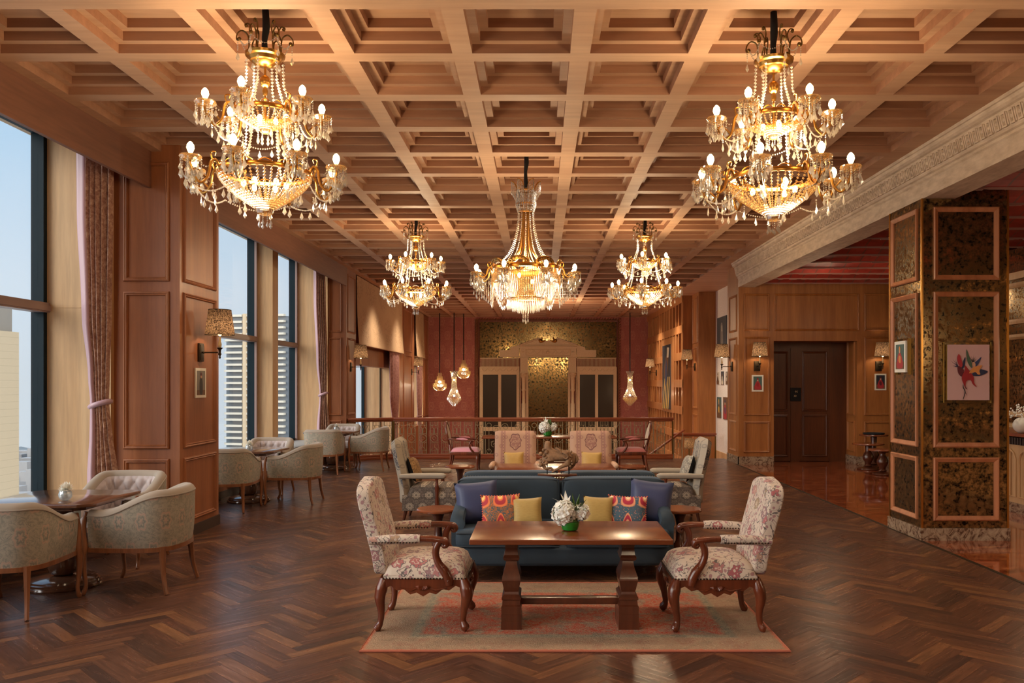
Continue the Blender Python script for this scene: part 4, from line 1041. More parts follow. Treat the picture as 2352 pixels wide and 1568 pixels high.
# ------------------------------------------------------------------ louis chairs by the railing
def louis():
    t = thing('side_armchair', 'x', 'armchair', group='pink seated armchairs by the railing')
    m = MB()
    def ov(a, k=1.0): return Vector((.225 * cos(a) * k, -.24 - .10 * ((.68 + .235 * sin(a) * k) - .42) / .5, .68 + .235 * sin(a) * k))
    m.tube([ov(2 * PI * i / 32) for i in range(32)], .02, 8, True)
    limb(m, [(0, -.332, .91), (0, -.335, .925)], [.03, .012], 3, 8)
    for s in (-1, 1): m.tube([(s * .15, -.255, .5), (s * .19, -.235, .36)], .02, 8)
    m.build('back_frame', M['carved'], t, smooth=60)
    def pad(side):
        return lambda u, v: ov(2 * PI * u, .93 * v) + Vector((0, side * .03 * (1 - v * v) + side * .004, 0))
    MB().grid(pad(1), 28, 6).build('back_pad', M['louisback'], t, smooth=70)
    MB().grid(pad(-1), 28, 6).build('back_cover', M['louisback'], t, smooth=70)
    def seat(u, v):
        x = 2 * u - 1; y = 2 * v - 1
        e = (max(0.0, 1 - abs(x) ** 6) * max(0.0, 1 - abs(y) ** 6)) ** .5
        return (x * (.235 + .03 * v), .03 + y * .265, .37 + .07 * e)
    MB().grid(seat, 14, 14).build('seat_cushion', M['rose'], t, smooth=60)
    m = MB().prism([(-.235, -.24, .31), (.235, -.24, .31), (.27, .29, .31), (-.27, .29, .31)], (0, 0, .065))
    m.build('seat_rail', M['carved'], t, bev=.008)
    for s in (-1, 1):
        MB().lathe([(.012, 0), (.018, .03), (.016, .06), (.024, .22), (.03, .27), (.022, .285), (.03, .31)], 12, (s * .24, .265, 0)).build('front_leg', M['carved'], t, smooth=50)
        m = MB(); limb(m, [(s * .21, -.22, .33), (s * .215, -.235, .18), (s * .22, -.28, 0)], [.024, .02, .015], 4, 8)
        m.build('rear_leg', M['carved'], t, smooth=50)
        m = MB(); limb(m, [(s * .21, -.30, .61), (s * .25, -.15, .60), (s * .27, .05, .585), (s * .275, .17, .58), (s * .275, .2, .565)], [.014, .017, .018, .02, .014], 5, 8)
        limb(m, [(s * .275, .16, .58), (s * .272, .12, .5), (s * .262, .15, .42), (s * .25, .2, .36)], [.018, .016, .018, .022], 5, 8)
        a = m.build('arm', M['carved'], t, smooth=60)
        m = MB(); limb(m, [(s * .255, -.12, .61), (s * .266, 0, .607), (s * .273, .09, .595)], [.012, .026, .012], 5, 8)
        m.build('arm_pad', M['rose'], a, smooth=60)
    return t
l0 = louis(); l0.location = (xx(1066, 15.75), 15.75, 0); l0.rotation_euler = (0, 0, -PI / 2)
l0['label'] = 'oval backed wooden armchair with a rose pink seat left of the long table'
l1 = dup(l0, 'oval backed wooden armchair with a coral seat right of the long table', (xx(1452, 15.75), 15.75, 0), PI / 2)
swap(l1, M['rose'], M['coral'])

# ------------------------------------------------------------------ sofas
def sofa(label, loc, rz):
    t = thing('sofa', label, 'sofa', loc, rz, 'blue velvet sofas back to back')
    V = M['velvet']
    m = MB(); cushion_block(m, -.92, .92, -.36, .47, .115, .30); m.build('base', V, t, smooth=60)
    for s in (-1, 1):
        m = MB(); cushion_block(m, min(s * .01, s * .90), max(s * .01, s * .90), -.28, .49, .27, .425); o = m.build('seat_cushion', V, t, smooth=60)
        m = MB(); m.tube([(s * .03, .485, .40), (s * .88, .485, .40)], .006, 5); m.tube([(s * .03, .485, .292), (s * .88, .485, .292)], .006, 5); m.build('piping', M['pipe'], o)
        m = MB(); cushion_block(m, min(s * .008, s * .945), max(s * .008, s * .945), -.36, -.13, .36, .79); o = m.build('back_cushion', V, t, smooth=60)
        m = MB(); m.tube(catmull([(s * .02, -.155, .5), (s * .022, -.15, .74), (s * .06, -.15, .772), (s * .5, -.145, .778), (s * .88, -.15, .768), (s * .928, -.15, .72), (s * .93, -.15, .5)], 5), .006, 5); m.build('piping', M['pipe'], o)
        # set-back scroll arm
        m = MB(); k = 10
        pr = [(0, .2), (0, .5), (-.012, .545), (.0, .585), (.04, .6), (.09, .588), (.11, .55), (.10, .52), (.098, .2)]
        pts = [Vector((s * (.835 + a), 0, z)) for a, z in pr]
        vs = []; ys = (-.34, -.1, .1, .27, .345, .375); dz = (.04, .02, -.01, -.03, -.05, -.085)
        for y, q in zip(ys, dz): vs += [(p.x, y, p.z + (q if p.z > .45 else 0)) for p in pts]
        n_ = len(pr); m.a(vs, [(i * n_ + j, i * n_ + (j + 1) % n_, (i + 1) * n_ + (j + 1) % n_, (i + 1) * n_ + j) for i in range(len(ys) - 1) for j in range(n_)] + [tuple(range(n_)), tuple(range((len(ys) - 1) * n_, len(ys) * n_))])
        m.build('arm', V, t, smooth=50)
        for y in (-.3, .38): MB().lathe([(.016, 0), (.022, .06), (.026, .12)], 10, (s * .84, y, 0)).build('foot', M['tdark'], t, smooth=50)
    m = MB(); cushion_block(m, -.92, .92, -.43, -.33, .115, .735); m.build('back_frame', V, t, smooth=60)
    return t
sofa('blue velvet sofa facing the rug table, strewn with cushions', (.19, 7.45, 0), PI)
sofa('blue velvet sofa turned away behind the first, only its back top showing', (.19, 8.46, 0), 0)
t = thing('console', 'narrow studded console wedged between the two blue sofas', 'console table', (.19, 7.955, 0))
MB().box(-.92, -.055, .725, .92, .055, .75).build('top', M['tdark'], t, bev=.003)
MB().box(-.9, -.045, 0, -.86, .045, .725).box(.86, -.045, 0, .9, .045, .725).build('end_panel', M['tdark'], t, smooth=0)
for y in (-.05, .04):
    m = MB()
    for k in range(74): m.ball((-.9 + k * .0247, y, .7575), .0085, 5)
    m.build('nailhead_row', M['brass'], t)

def pillow(name, label, loc, w, h, th, mat, lean=0.0, rz=0.0, roll=0.0, group=None, back=None, pom=None):
    m = MB()
    def f(s):
        def g_(u, v):
            x, y = 2 * u - 1, 2 * v - 1
            e = ((1 - x ** 4) * (1 - y ** 4)); e = max(e, 0) ** .55
            px_ = x * (1 - .07 * (1 - y * y)) ; py_ = y * (1 - .07 * (1 - x * x))
            return (px_ * w / 2, s * th / 2 * e, h / 2 + py_ * h / 2)
        return g_
    o = None
    fr = MB().grid(f(-1), 14, 14)
    if back: fr.cm = 1
    fr.grid(f(1), 14, 14)
    o = fr.build(name, [mat, back] if back else mat, None, smooth=80)
    o.location = loc; o.rotation_euler = (Matrix.Rotation(rz, 3, 'Z') @ Matrix.Rotation(lean, 3, 'X') @ Matrix.Rotation(roll, 3, 'Y')).to_euler()
    if pom:
        m = MB(); per = []
        for a, b in (((-1, -1), (1, -1)), ((1, -1), (1, 1)), ((1, 1), (-1, 1)), ((-1, 1), (-1, -1))):
            for k in range(14):
                x = a[0] + (b[0] - a[0]) * k / 14; y = a[1] + (b[1] - a[1]) * k / 14
                per.append((x * (1 - .07 * (1 - y * y)) * w / 2, 0, h / 2 + y * (1 - .07 * (1 - x * x)) * h / 2))
        for p in per: m.ball(p, .007, 5)
        m.build('bobble_trim', pom, o)
    return tag(o, label, 'cushion', group)
GC = 'cushions on the blue sofa'
SY = 7.3; zs = .415
pom_ = plain('coral bobbles', c(196, 96, 80), .8)
pillow('cushion', 'navy silk cushion in the left corner of the blue sofa', (xx(1100, SY), SY + .02, zs), .38, .38, .15, M['navy'], -.28, .1, -.08, GC)
pillow('cushion', 'orange ikat cushion with coral bobbles on the left of the sofa', (xx(1151, SY - .1), SY - .12, zs), .33, .28, .13, M['ikat_o'], -.3, .05, -.03, GC, None, pom_)
pillow('cushion', 'mustard silk cushion beside the orange ikat cushion', (xx(1212, SY - .1), SY - .15, zs), .26, .26, .12, M['ochre'], -.3, -.04, -.05, GC)
pillow('cushion', 'olive mustard cushion beside the teal ikat cushion', (xx(1372, SY - .1), SY - .15, zs), .26, .27, .12, M['ochre'], -.3, .05, .06, GC)
pillow('cushion', 'teal and crimson ikat cushion with coral bobbles on the right of the sofa', (xx(1440, SY - .1), SY - .12, zs), .33, .27, .13, M['ikat_t'], -.3, -.05, .04, GC, None, pom_)
pillow('cushion', 'navy silk cushion in the right corner of the blue sofa', (xx(1490, SY), SY + .02, zs), .38, .39, .15, M['navy'], -.28, -.1, .1, GC)
GB = 'cushions on the armchairs'
pillow('cushion', 'tan patterned cushion with black back on the left paisley armchair', (-1.46, 10.18, .45), .34, .32, .12, M['brownpat'], -.35, PI / 2, .1, GB, M['void'])
pillow('cushion', 'grey patterned cushion with black back on the right paisley armchair', (1.73, 10.18, .45), .34, .34, .12, M['greypat'], -.3, -PI / 2, -.08, GB, M['void'])
pillow('cushion', 'gold silk cushion on the left rose paisley armchair', (-.345, 11.32, .45), .27, .27, .12, M['goldsilk'], -.25, .03, -.02, GB)
pillow('cushion', 'gold silk cushion on the right rose paisley armchair', (.69, 11.32, .45), .28, .27, .12, M['goldsilk'], -.25, -.04, .03, GB)

# ------------------------------------------------------------------ tables
def trestle(label, loc, w, d, top, group):
    t = thing('trestle_table', label, 'table', loc, 0, group)
    MB().box(-w / 2, -d / 2, top - .034, w / 2, d / 2, top).build('table_top', M['table'], t, bev=.006, seg=3)
    for s in (-1, 1):
        prof = [(.068, 0), (.068, .05), (.066, .054), (.067, .1), (.065, .104), (.066, .15), (.06, .16), (.058, .19), (.063, .195), (.063, .21), (.05, .225), (.046, .24), (.054, .28), (.062, .32), (.060, .345), (.042, .40), (.036, .44), (.05, .452), (.055, .47), (.046, .485), (.04, .53), (.05, .575), (.064, .59), (.064, top - .034)]
        MB().square(prof, (s * (w / 2 - .26), 0, 0), 1.0, 2.1).build('leg', M['tdark'], t, smooth=25)
    MB().box(-w / 2 + .26, -.035, .14, w / 2 - .26, .035, .185).build('stretcher', M['tdark'], t, bev=.004)
    return t
trestle('polished wooden trestle table on the rug in front of the sofa', (.2, 5.72, RUGZ), 1.30, .73, .637, 'trestle tables')
trestle('polished wooden trestle table behind the second blue sofa', (.19, 10.03, 0), 1.38, .74, .65, 'trestle tables')
trestle('long dark trestle table by the railing carrying a flower bowl', (.17, 15.6, 0), 2.45, .7, .66, 'trestle tables')
def round_table(label, loc, r, top, group, turned=False):
    t = thing('side_table', label, 'side table', loc, 0, group)
    MB().lathe([(r - .012, top - .03), (r, top - .024), (r, top - .01), (r - .008, top), (.01, top)], 40).build('table_top', M['table'], t, smooth=30)
    if turned: pr = [(.05, .05), (.075, .07), (.05, .1), (.06, .14), (.095, .2), (.1, .25), (.07, .32), (.045, .36), (.06, top - .05), (.1, top - .03)]
    else: pr = [(.06, .05), (.062, .12), (.04, .15), (.034, .3), (.042, top - .1), (.07, top - .03)]
    MB().lathe(pr, 20).build('stem', M['tdark'], t, smooth=50)
    MB().lathe([(r * .68, 0), (r * .7, .015), (r * .66, .03), (r * .5, .04), (.06, .055)], 32).build('base', M['tdark'], t, smooth=30)
    return t
GR = 'small round side tables'
round_table('small round wooden table by the left arm of the blue sofa', (-.965, 8.0, 0), .205, .457, GR)
round_table('small round wooden table by the right arm of the blue sofa', (1.33, 8.0, 0), .205, .457, GR)
round_table('small round wooden table left of the rose paisley chairs', (-1.07, 11.3, 0), .2, .535, GR)
round_table('small round dark table right of the rose paisley chairs', (1.23, 11.3, 0), .2, .535, GR)
GL = 'turned stools in the lift lobby'
round_table('turned dark wood table in the lift lobby, further from the mirrored pillar', (6.22, 15.96, 0), .29, .50, GL, True)
round_table('turned dark wood table in the lift lobby, tucked close behind the mirrored pillar', (6.12, 15.05, 0), .25, .46, GL, True)
round_table('tall round table carrying a dark tray in the lift lobby', (6.5, 16.4, 0), .27, .64, GL, True)
tag(MB().lathe([(.17, 0), (.2, .008), (.205, .03), (.19, .03), (.18, .012), (.01, .01)], 28, (6.5, 16.4, .6405)).build('tray', M['void'], None, smooth=40), 'dark round tray on the tall table in the lift lobby', 'tray')
# rug
t = thing('rug', 'distressed coral and grey patterned rug under the trestle table', 'rug', (.215, 6.025, .0015))
def pile(u, v): return ((2 * u - 1) * 1.315, (2 * v - 1) * .875, .0115)
MB().box(-1.312, -.872, 0, 1.312, .872, .0112).build('pile', M['rug'], t, smooth=0)
m = MB().tube([(-1.315, -.875, .006), (1.315, -.875, .006), (1.315, .875, .006), (-1.315, .875, .006)], .0085, 6, True); m.build('binding', M['rugedge'], t)

# ------------------------------------------------------------------ flower bowls
def bouquet(bl, fl, x, y, z, k=1.0, seed=1):
    prof = [(.03, 0), (.048, .006), (.056, .03), (.06, .052), (.056, .054), (.05, .03), (.035, .012)]
    b = MB().lathe([(r * k, q * k) for r, q in prof], 28).build('bowl', M['green'], None, smooth=50); b.location = (x, y, z)
    tag(b, bl, 'bowl', 'green glass flower bowls')
    t = thing('bouquet', fl, 'flowers', (x, y, z + .055 * k), 0, 'white bouquets in green bowls'); r = random.Random(seed)
    def head(cx_, cy_, cz_, R, n_):
        m = MB()
        for i in range(n_):
            d = Vector((r.gauss(0, 1), r.gauss(0, 1), r.gauss(0, 1) + .25)).normalized(); p = Vector((cx_, cy_, cz_)) + d * R * (.8 + .25 * r.random())
            u = d.orthogonal().normalized(); v = d.cross(u); a = r.random() * 6; u, v = u * cos(a) + v * sin(a), v * cos(a) - u * sin(a); q = .017 * k * (.8 + .6 * r.random())
            for j in range(4):                              # a floret of four petals
                e = (u * cos(j * PI / 2) + v * sin(j * PI / 2)) * q; f_ = (v * cos(j * PI / 2) - u * sin(j * PI / 2)) * q * .55
                m.a([p, p + e * .6 + f_ + d * q * .2, p + e * 1.1 + d * q * .45, p + e * .6 - f_ + d * q * .2], [(0, 1, 2, 3)])
        return m
    head(-.035 * k, -.01, .05 * k, .068 * k, 260).build('hydrangea_head', M['white'], t, smooth=0)
    head(.07 * k, .0, .055 * k, .042 * k, 110).build('side_flower', M['white'], t, smooth=0)
    m = MB()                                               # lily petals on top
    for a, el, L in ((1.8, 1.2, .09), (3.0, .4, .1), (2.4, .9, .08), (4.2, 1.3, .07), (.5, 1.1, .06)):
        d = Vector((cos(a) * cos(el), sin(a) * cos(el), sin(el))) * L * k; sd = Vector((-sin(a), cos(a), .3)).normalized() * .013 * k; p = Vector((-.02 * k, 0, .1 * k))
        m.a([p, p + d * .5 + sd, p + d, p + d * .5 - sd], [(0, 1, 2, 3)])
    m.build('lily', M['white'], t, smooth=0)
    m = MB()
    for i in range(26):
        a = r.random() * 6.28; el = .3 + r.random() * 1.1; L = (.06 + .07 * r.random()) * k
        d = Vector((cos(a) * cos(el), sin(a) * cos(el), sin(el))) * L; sd = Vector((-sin(a), cos(a), 0)) * .011 * k; p = Vector((.025 * k + .02 * r.random(), .015 * r.random(), .05 * k))
        m.a([p, p + d * .55 + sd, p + d, p + d * .55 - sd], [(0, 1, 2, 3)])
    m.build('foliage', M['leaf'], t, smooth=0)
    MB().ball((0, 0, .0), .047 * k, 8, .5).build('stem_cluster', M['leaf'], t)
bouquet('green glass bowl on the rug table', 'white hydrangea bouquet on the rug table before the sofa', xx(1309, 5.7), 5.7, RUGZ + .6375, 1.12, 2)
bouquet('green glass bowl on the long table by the railing', 'white bouquet on the long table by the railing', xx(1258, 15.6), 15.6, .6605, 1.5, 5)

# ------------------------------------------------------------------ terracotta horse on a stand
def horse():
    t = thing('horse_sculpture', 'weathered terracotta horse fragment on two rods behind the blue sofa', 'sculpture', (xx(1280, 7.955), 7.955, .766))
    MB().box(-.185, -.04, 0, .185, .04, .02).build('plinth', M['tdark'], t, bev=.003)
    for x in (-.095, .11): MB().tube([(x, 0, .02), (x, 0, .12)], .0055, 8).build('rod', M['black'], t)
    # body as one skinned surface: neck stump, chest, barrel, rump, bent legs, mane and tail
    V_, E_, R_ = [], [], []
    def chain(pts, start=None):
        prev = start
        for p, r in pts:
            V_.append(p); R_.append(r); i = len(V_) - 1
            if prev is not None: E_.append((prev, i))
            prev = i
        return prev
    chain([((.03, 0, .2), .068)])
    nk = chain([((-.05, 0, .19), .07), ((-.085, 0, .24), .052), ((-.095, 0, .29), .04), ((-.09, 0, .335), .034)], 0)
    rp_ = chain([((.095, .0, .195), .062), ((.14, 0, .17), .05)], 0)
    ch = 1
    chain([((-.11, -.02, .15), .035), ((-.135, -.03, .11), .024), ((-.11, -.035, .07), .018), ((-.06, -.04, .085), .015), ((-.04, -.045, .055), .012)], ch)
    chain([((-.12, .03, .16), .033), ((-.16, .035, .13), .024), ((-.15, .035, .09), .018)], ch)
    rb = rp_
    chain([((.1, -.035, .12), .032), ((.04, -.045, .095), .02), ((-.01, -.045, .065), .013), ((-.055, -.045, .04), .009)], rb)
    chain([((.155, .03, .12), .03), ((.135, .03, .08), .018), ((.1, .03, .055), .012)], rb)
    chain([((.175, 0, .2), .02), ((.19, 0, .16), .018), ((.18, 0, .12), .012)], rb)
    me = bpy.data.meshes.new('horse_body'); bm = bmesh.new(); sk = bm.verts.layers.skin.verify(); bv = []
    for i, (p, r) in enumerate(zip(V_, R_)):
        q = bm.verts.new(p); q[sk].radius = (r, r * .85); q[sk].use_root = i == 0; bv.append(q)
    for a, b in E_: bm.edges.new((bv[a], bv[b]))
    bm.to_mesh(me); bm.free(); me.materials.append(M['terra'])
    o = bpy.data.objects.new('horse_body', me); COL.objects.link(o); o.parent = t
    o.modifiers.new('Skin', 'SKIN').use_smooth_shade = True
    d = o.modifiers.new('Subdivision', 'SUBSURF'); d.levels = d.render_levels = 2
    m = MB()
    for k in range(9):
        a = k / 8; m.ball((-.13 + .03 * sin(k * 2.1), -.05, .25 - .14 * a), .016 + .005 * sin(k), 6)
    for k in range(7): m.ball((.13 + .012 * sin(k * 1.7), -.05, .235 - .023 * k), .011, 6)
    limb(m, [(.03, -.06, .235), (.075, -.07, .22), (.1, -.066, .19), (.08, -.062, .17), (.05, -.06, .19)], [.01, .013, .011, .009, .006], 4, 7)
    limb(m, [(-.02, -.062, .27), (.02, -.066, .25), (.04, -.066, .22)], [.012, .014, .008], 4, 7)
    m.build('harness', M['terra'], t, smooth=70)
horse()
# ------------------------------------------------------------------ chandeliers
WARM = (1.0, 0.77, 0.50)
def arc_pts(p, q, sag, n=8):
    p, q = Vector(p), Vector(q)
    return [p.lerp(q, i / n) - Vector((0, 0, sag * 4 * (i / n) * (1 - i / n))) for i in range(n + 1)]
def fringe(mb, cx, cy, z, R, n, L, seed=0):
    """drops on short bead strings hung round a pan"""
    r = random.Random(seed)
    for k in range(n):
        a = 2 * PI * k / n; x, y = cx + R * cos(a), cy + R * sin(a); l_ = L * (.75 + .5 * r.random())
        mb.bead((x, y, z - .01), .006); mb.bead((x, y, z - .024), .005); mb.drop((x, y, z - .03), .011, l_)
def candle_arm(t, a, r0, z0, R, zc, dip, tier, drops, amat='gold'):
    """one gilt arm curling from the rim to a candle; a = heading, zc = bulb centre"""
    u = Vector((sin(a), -cos(a), 0)); Zv = Vector((0, 0, 1))
    at = lambda r, z: u * r + Zv * z
    m = MB()
    limb(m, [at(r0, z0), at(r0 + .03, z0 + .045), at(r0 + .06, z0 + .02), at(r0 + .08, z0 - dip * .6), at((r0 + R) / 2 + .03, z0 - dip), at(R - .03, z0 - dip * .75), at(R, zc - .105), at(R, zc - .075)],
         [.010, .011, .011, .010, .009, .009, .008, .008], 4, 6)
    limb(m, [at(r0 + .045, z0 + .03), at(r0 + .06, z0 + .085), at(r0 + .03, z0 + .095), at(r0 + .035, z0 + .07)], [.006, .006, .005, .004], 4, 5)
    limb(m, [at(r0 + .09, z0 - dip * .7), at(r0 + .15, z0 - dip * .25), at(r0 + .18, z0 - dip * .5), at(r0 + .15, z0 - dip * .6)], [.006, .006, .005, .004], 4, 5)
    o = m.build('arm', M[amat], t, smooth=60)
    p = at(R, 0)
    m = MB().lathe([(.012, zc - .078), (.056, zc - .074), (.072, zc - .054), (.068, zc - .044), (.056, zc - .056), (.014, zc - .062)], 16, (p.x, p.y, 0))
    m.lathe([(.016, zc - .06), (.021, zc - .05), (.019, zc - .032)], 10, (p.x, p.y, 0))
    m.build('drip_pan', M['bead'], o, smooth=30)
    MB().lathe([(.009, zc - .034), (.017, zc - .018), (.025, zc + .004), (.021, zc + .026), (.009, zc + .042), (.001, zc + .046)], 10, (p.x, p.y, 0)).build('bulb', M['bulb'], o, smooth=80)
    for k in range(drops):                                 # pendants round the pan, each a piece of its own
        q = 2 * PI * (k + .5) / drops; hang(o, (p.x + .066 * cos(q), p.y + .066 * sin(q), zc - .056), q, .8 + .45 * ((k * 7 + tier * 3) % 5) / 4)
    for k in (-1, 1):
        q = at((r0 + R) / 2 + k * .05, z0 - dip + .02); hang(o, tuple(q), a, 1.0)
    m = MB().strand(arc_pts(at(r0 + .03, z0 + .05), at(R - .05, zc - .06), .05), .0078, .0175)
    for k in range(9):                                     # short bead strings under the pan
        q = 2 * PI * k / 9; r_ = .05 if k % 2 else .03; e_ = .05 + .03 * ((k * 5 + tier) % 4) / 3
        x_, y_ = p.x + r_ * cos(q), p.y + r_ * sin(q); m.strand([(x_, y_, zc - .075), (x_, y_, zc - .075 - e_)], .0075, .0165); m.drop((x_, y_, zc - .078 - e_), .015, .06)
    tag(m.build('bead_string', M['drop'], o, smooth=0), kind='stuff')
DROP = [None]
def hang(par, p, rz, sc_):
    if DROP[0] is None:
        m = MB().bead((0, 0, -.01), .0075).bead((0, 0, -.025), .0065).bead((0, 0, -.039), .0065).drop((0, 0, -.045), .0165, .066)
        o = m.build('crystal_drop', M['drop'], par, smooth=0); DROP[0] = o.data
    else:
        o = bpy.data.objects.new('crystal_drop', DROP[0]); COL.objects.link(o); o.parent = par
    o.location = p; o.rotation_euler = (0, 0, rz); o.scale = (1, 1, sc_)
def bead_bowl(t, R, zt, zb, n, rows, r, k=1.0, name='bead_bowl'):
    m = MB()
    for j in range(n):
        a = 2 * PI * j / n; pts = []
        for i in range(rows + 1):
            q = i / rows; rr = R * (1 - q ** 1.75 * .87) * (1 - .05 * q) ; rr = max(rr, R * .12)
            pts.append((rr * cos(a), rr * sin(a), zt + (zb - zt) * q ** 1.08))
        m.strand(pts, r, r * 2.05)
    tag(m.build(name, M['bead'], t, smooth=0), kind='stuff')
def two_tier():
    t = thing('chandelier', 'x', 'chandelier', group='two tier crystal chandeliers')
    b = -2.73
    m = MB(); m.tube(catmull([(0, 0, 4.24 + b), (.006, .004, 4.1 + b), (-.004, 0, 4.0 + b), (0, 0, 3.87 + b)], 6), rser([.022, .026, .019, .024], 6), 10)
    m.build('cord_sleeve', M['black'], t, smooth=80)
    m = MB().lathe([(.01, 3.815 + b), (.04, 3.82 + b), (.07, 3.835 + b), (.085, 3.852 + b), (.1, 3.856 + b), (.112, 3.88 + b), (.13, 3.888 + b), (.135, 3.905 + b), (.12, 3.905 + b), (.02, 3.87 + b)], 28)
    m.build('canopy_dish', M['gold'], t, smooth=30)
    m = MB().ball((0, 0, 3.72 + b), .038, 10, 1.15); m.tube([(0, 0, 3.82 + b), (0, 0, 3.4 + b)], .008, 8); m.lathe([(.012, 3.62 + b), (.02, 3.65 + b), (.012, 3.68 + b)], 12)
    m.build('stem', M['gold'], t, smooth=60)
    for k in range(6):
        a = 2 * PI * k / 6 + .35; at = lambda r, z: (r * cos(a), r * sin(a), z + b)
        m = MB(); limb(m, [at(.11, 3.9), at(.105, 3.97), at(.115, 4.03), at(.15, 4.055), at(.18, 4.03), at(.185, 3.99), at(.165, 3.985)], [.005, .0055, .0055, .005, .005, .005, .006], 4, 6)
        limb(m, [at(.11, 4.0), at(.09, 4.06), at(.105, 4.105), at(.13, 4.1), at(.125, 4.08)], [.005, .005, .005, .005, .006], 4, 6)
        m.ball(at(.168, 3.995), .014, 6); m.ball(at(.122, 4.09), .011, 6)
        o = m.build('scroll', M['brass'], t, smooth=60)
        m = MB(); q = Vector(at(.178, 3.985))
        for i in range(5): m.bead(q - Vector((0, 0, .014 + .013 * i)), .006)
        m.drop(q - Vector((0, 0, .08)), .015, .06)
        a2 = a + 2 * PI / 6; m.strand(arc_pts(at(.16, 3.985), (.16 * cos(a2), .16 * sin(a2), 3.985 + b), .05), .0062, .0145)
        tag(m.build('crystal_string', M['drop'], o, smooth=0), kind='stuff')
    for R, z in ((.2, 3.505), (.31, 3.085)):
        m = MB(); n_ = 40
        m.lathe([(R - .012, z - .014 + b), (R + .004, z - .012 + b), (R + .008, z + b), (R + .002, z + .016 + b), (R - .012, z + .014 + b)], n_, cap=False)
        for k in range(16):
            a = 2 * PI * k / 16; m.tube([((R + .004) * cos(a + s_), (R + .004) * sin(a + s_), z + .014 + .022 * cos(s_ * 10) + b) for s_ in (-.14, -.07, 0, .07, .14)], .004, 5)
        m.build('rim_band', M['gold'], t, smooth=40)
    bead_bowl(t, .2, 3.495 + b, 3.385 + b, 30, 7, .0098)
    bead_bowl(t, .31, 3.07 + b, 2.835 + b, 42, 12, .0108)
    MB().lathe([(.03, 2.8 + b), (.052, 2.81 + b), (.058, 2.835 + b), (.05, 2.845 + b)], 16).build('bottom_cup', M['bead'], t, smooth=30)
    MB().lathe([(.02, 3.362 + b), (.034, 3.37 + b), (.034, 3.39 + b)], 12).build('bottom_cup', M['bead'], t, smooth=30)
    m = MB()
    for k in range(8):
        a = 2 * PI * k / 8; x, y = .04 * cos(a), .04 * sin(a); e = .014 * (k % 2)
        m.strand([(x, y, 2.8 + b), (x, y, 2.765 + b - e)], .006, .013); m.drop((x, y, 2.768 + b - e), .012, .045)
        x, y = .05 * cos(a), .05 * sin(a); m.strand([(x, y, 3.37 + b), (x, y, 3.34 + b)], .006, .013); m.drop((x, y, 3.34 + b), .012, .05)
    tag(m.build('crystal_tail', M['drop'], t, smooth=0), kind='stuff')
    for k in range(6):
        a = 2 * PI * k / 6 - PI / 2; candle_arm(t, 2 * PI * k / 6, .2, 3.5 + b, .385, 3.575 + b, .12, k, 7)
    for k in range(8): candle_arm(t, 2 * PI * k / 8, .31, 3.08 + b, .50, 3.17 + b, .12, k + 9, 7)
    for k in range(6):                                     # chains of crystals between canopy, rims
        a = 2 * PI * k / 6 + .52; c1 = lambda r, z: (r * cos(a), r * sin(a), z + b)
        m = MB().strand([c1(.12, 3.85), c1(.125, 3.7), c1(.19, 3.53)], .0125, .0235); m.strand([c1(.2, 3.49), c1(.215, 3.33), c1(.29, 3.11)], .0125, .0235)
        tag(m.build('crystal_chain', M['drop'], t, smooth=0), kind='stuff')
        a2 = a + 2 * PI / 6; m = MB()
        p, q = (.34 * cos(a), .34 * sin(a), 3.4 + b), (.34 * cos(a2), .34 * sin(a2), 3.4 + b)
        g_ = arc_pts(p, q, .07); m.strand(g_, .0072, .0165)
        for i in (2, 4, 6): m.drop(g_[i] - Vector((0, 0, .012)), .014, .06)
        g_ = arc_pts((.45 * cos(a), .45 * sin(a), 2.96 + b), (.45 * cos(a2), .45 * sin(a2), 2.96 + b), .06, 10); m.strand(g_, .0072, .0165)
        for i in (3, 5, 7): m.drop(g_[i] - Vector((0, 0, .012)), .014, .06)
        tag(m.build('crystal_garland', M['drop'], t, smooth=0), kind='stuff')
    m = MB()
    for k in range(6):
        a = k * PI / 3; m.ball((.13 * cos(a), .13 * sin(a), 3.0 + b), .018, 6, 1.5)
    for k in range(3): m.ball((.07 * cos(k * 2.1), .07 * sin(k * 2.1), 3.45 + b), .017, 6, 1.5)
    for i_, (R, z, n_) in enumerate(((.14, 3.01, 6), (.07, 3.45, 3))):
        for k in range(n_):
            a = k * 2 * PI / n_ + .4; MB().ball((R * cos(a), R * sin(a), z + b), .018, 6, 1.4).build('inner_bulb', M['bulb'], t, smooth=80)
    light('upper_lamps', (0, 0, 3.62 + b), CH_P * .25, WARM, .12, t)
    light('lower_lamps', (0, 0, 3.13 + b), CH_P * .75, WARM, .16, t)
    return t
CH_P = 85.0
ch = two_tier()
ch.location = (xx(609, 5.8), 5.8, 2.73); ch.rotation_euler = (0, 0, -.075); ch['label'] = 'large two tier crystal chandelier nearest the camera on the window side'
dup(ch, 'large two tier crystal chandelier nearest the camera on the lobby side', (xx(1777, 5.8), 5.8, 2.69), .35)
dup(ch, 'smaller looking two tier chandelier farther back on the window side', (xx(955, 12.85), 12.85, 2.70), -.25)
dup(ch, 'smaller looking two tier chandelier farther back on the lobby side', (xx(1481, 12.85), 12.85, 2.70), -.22)

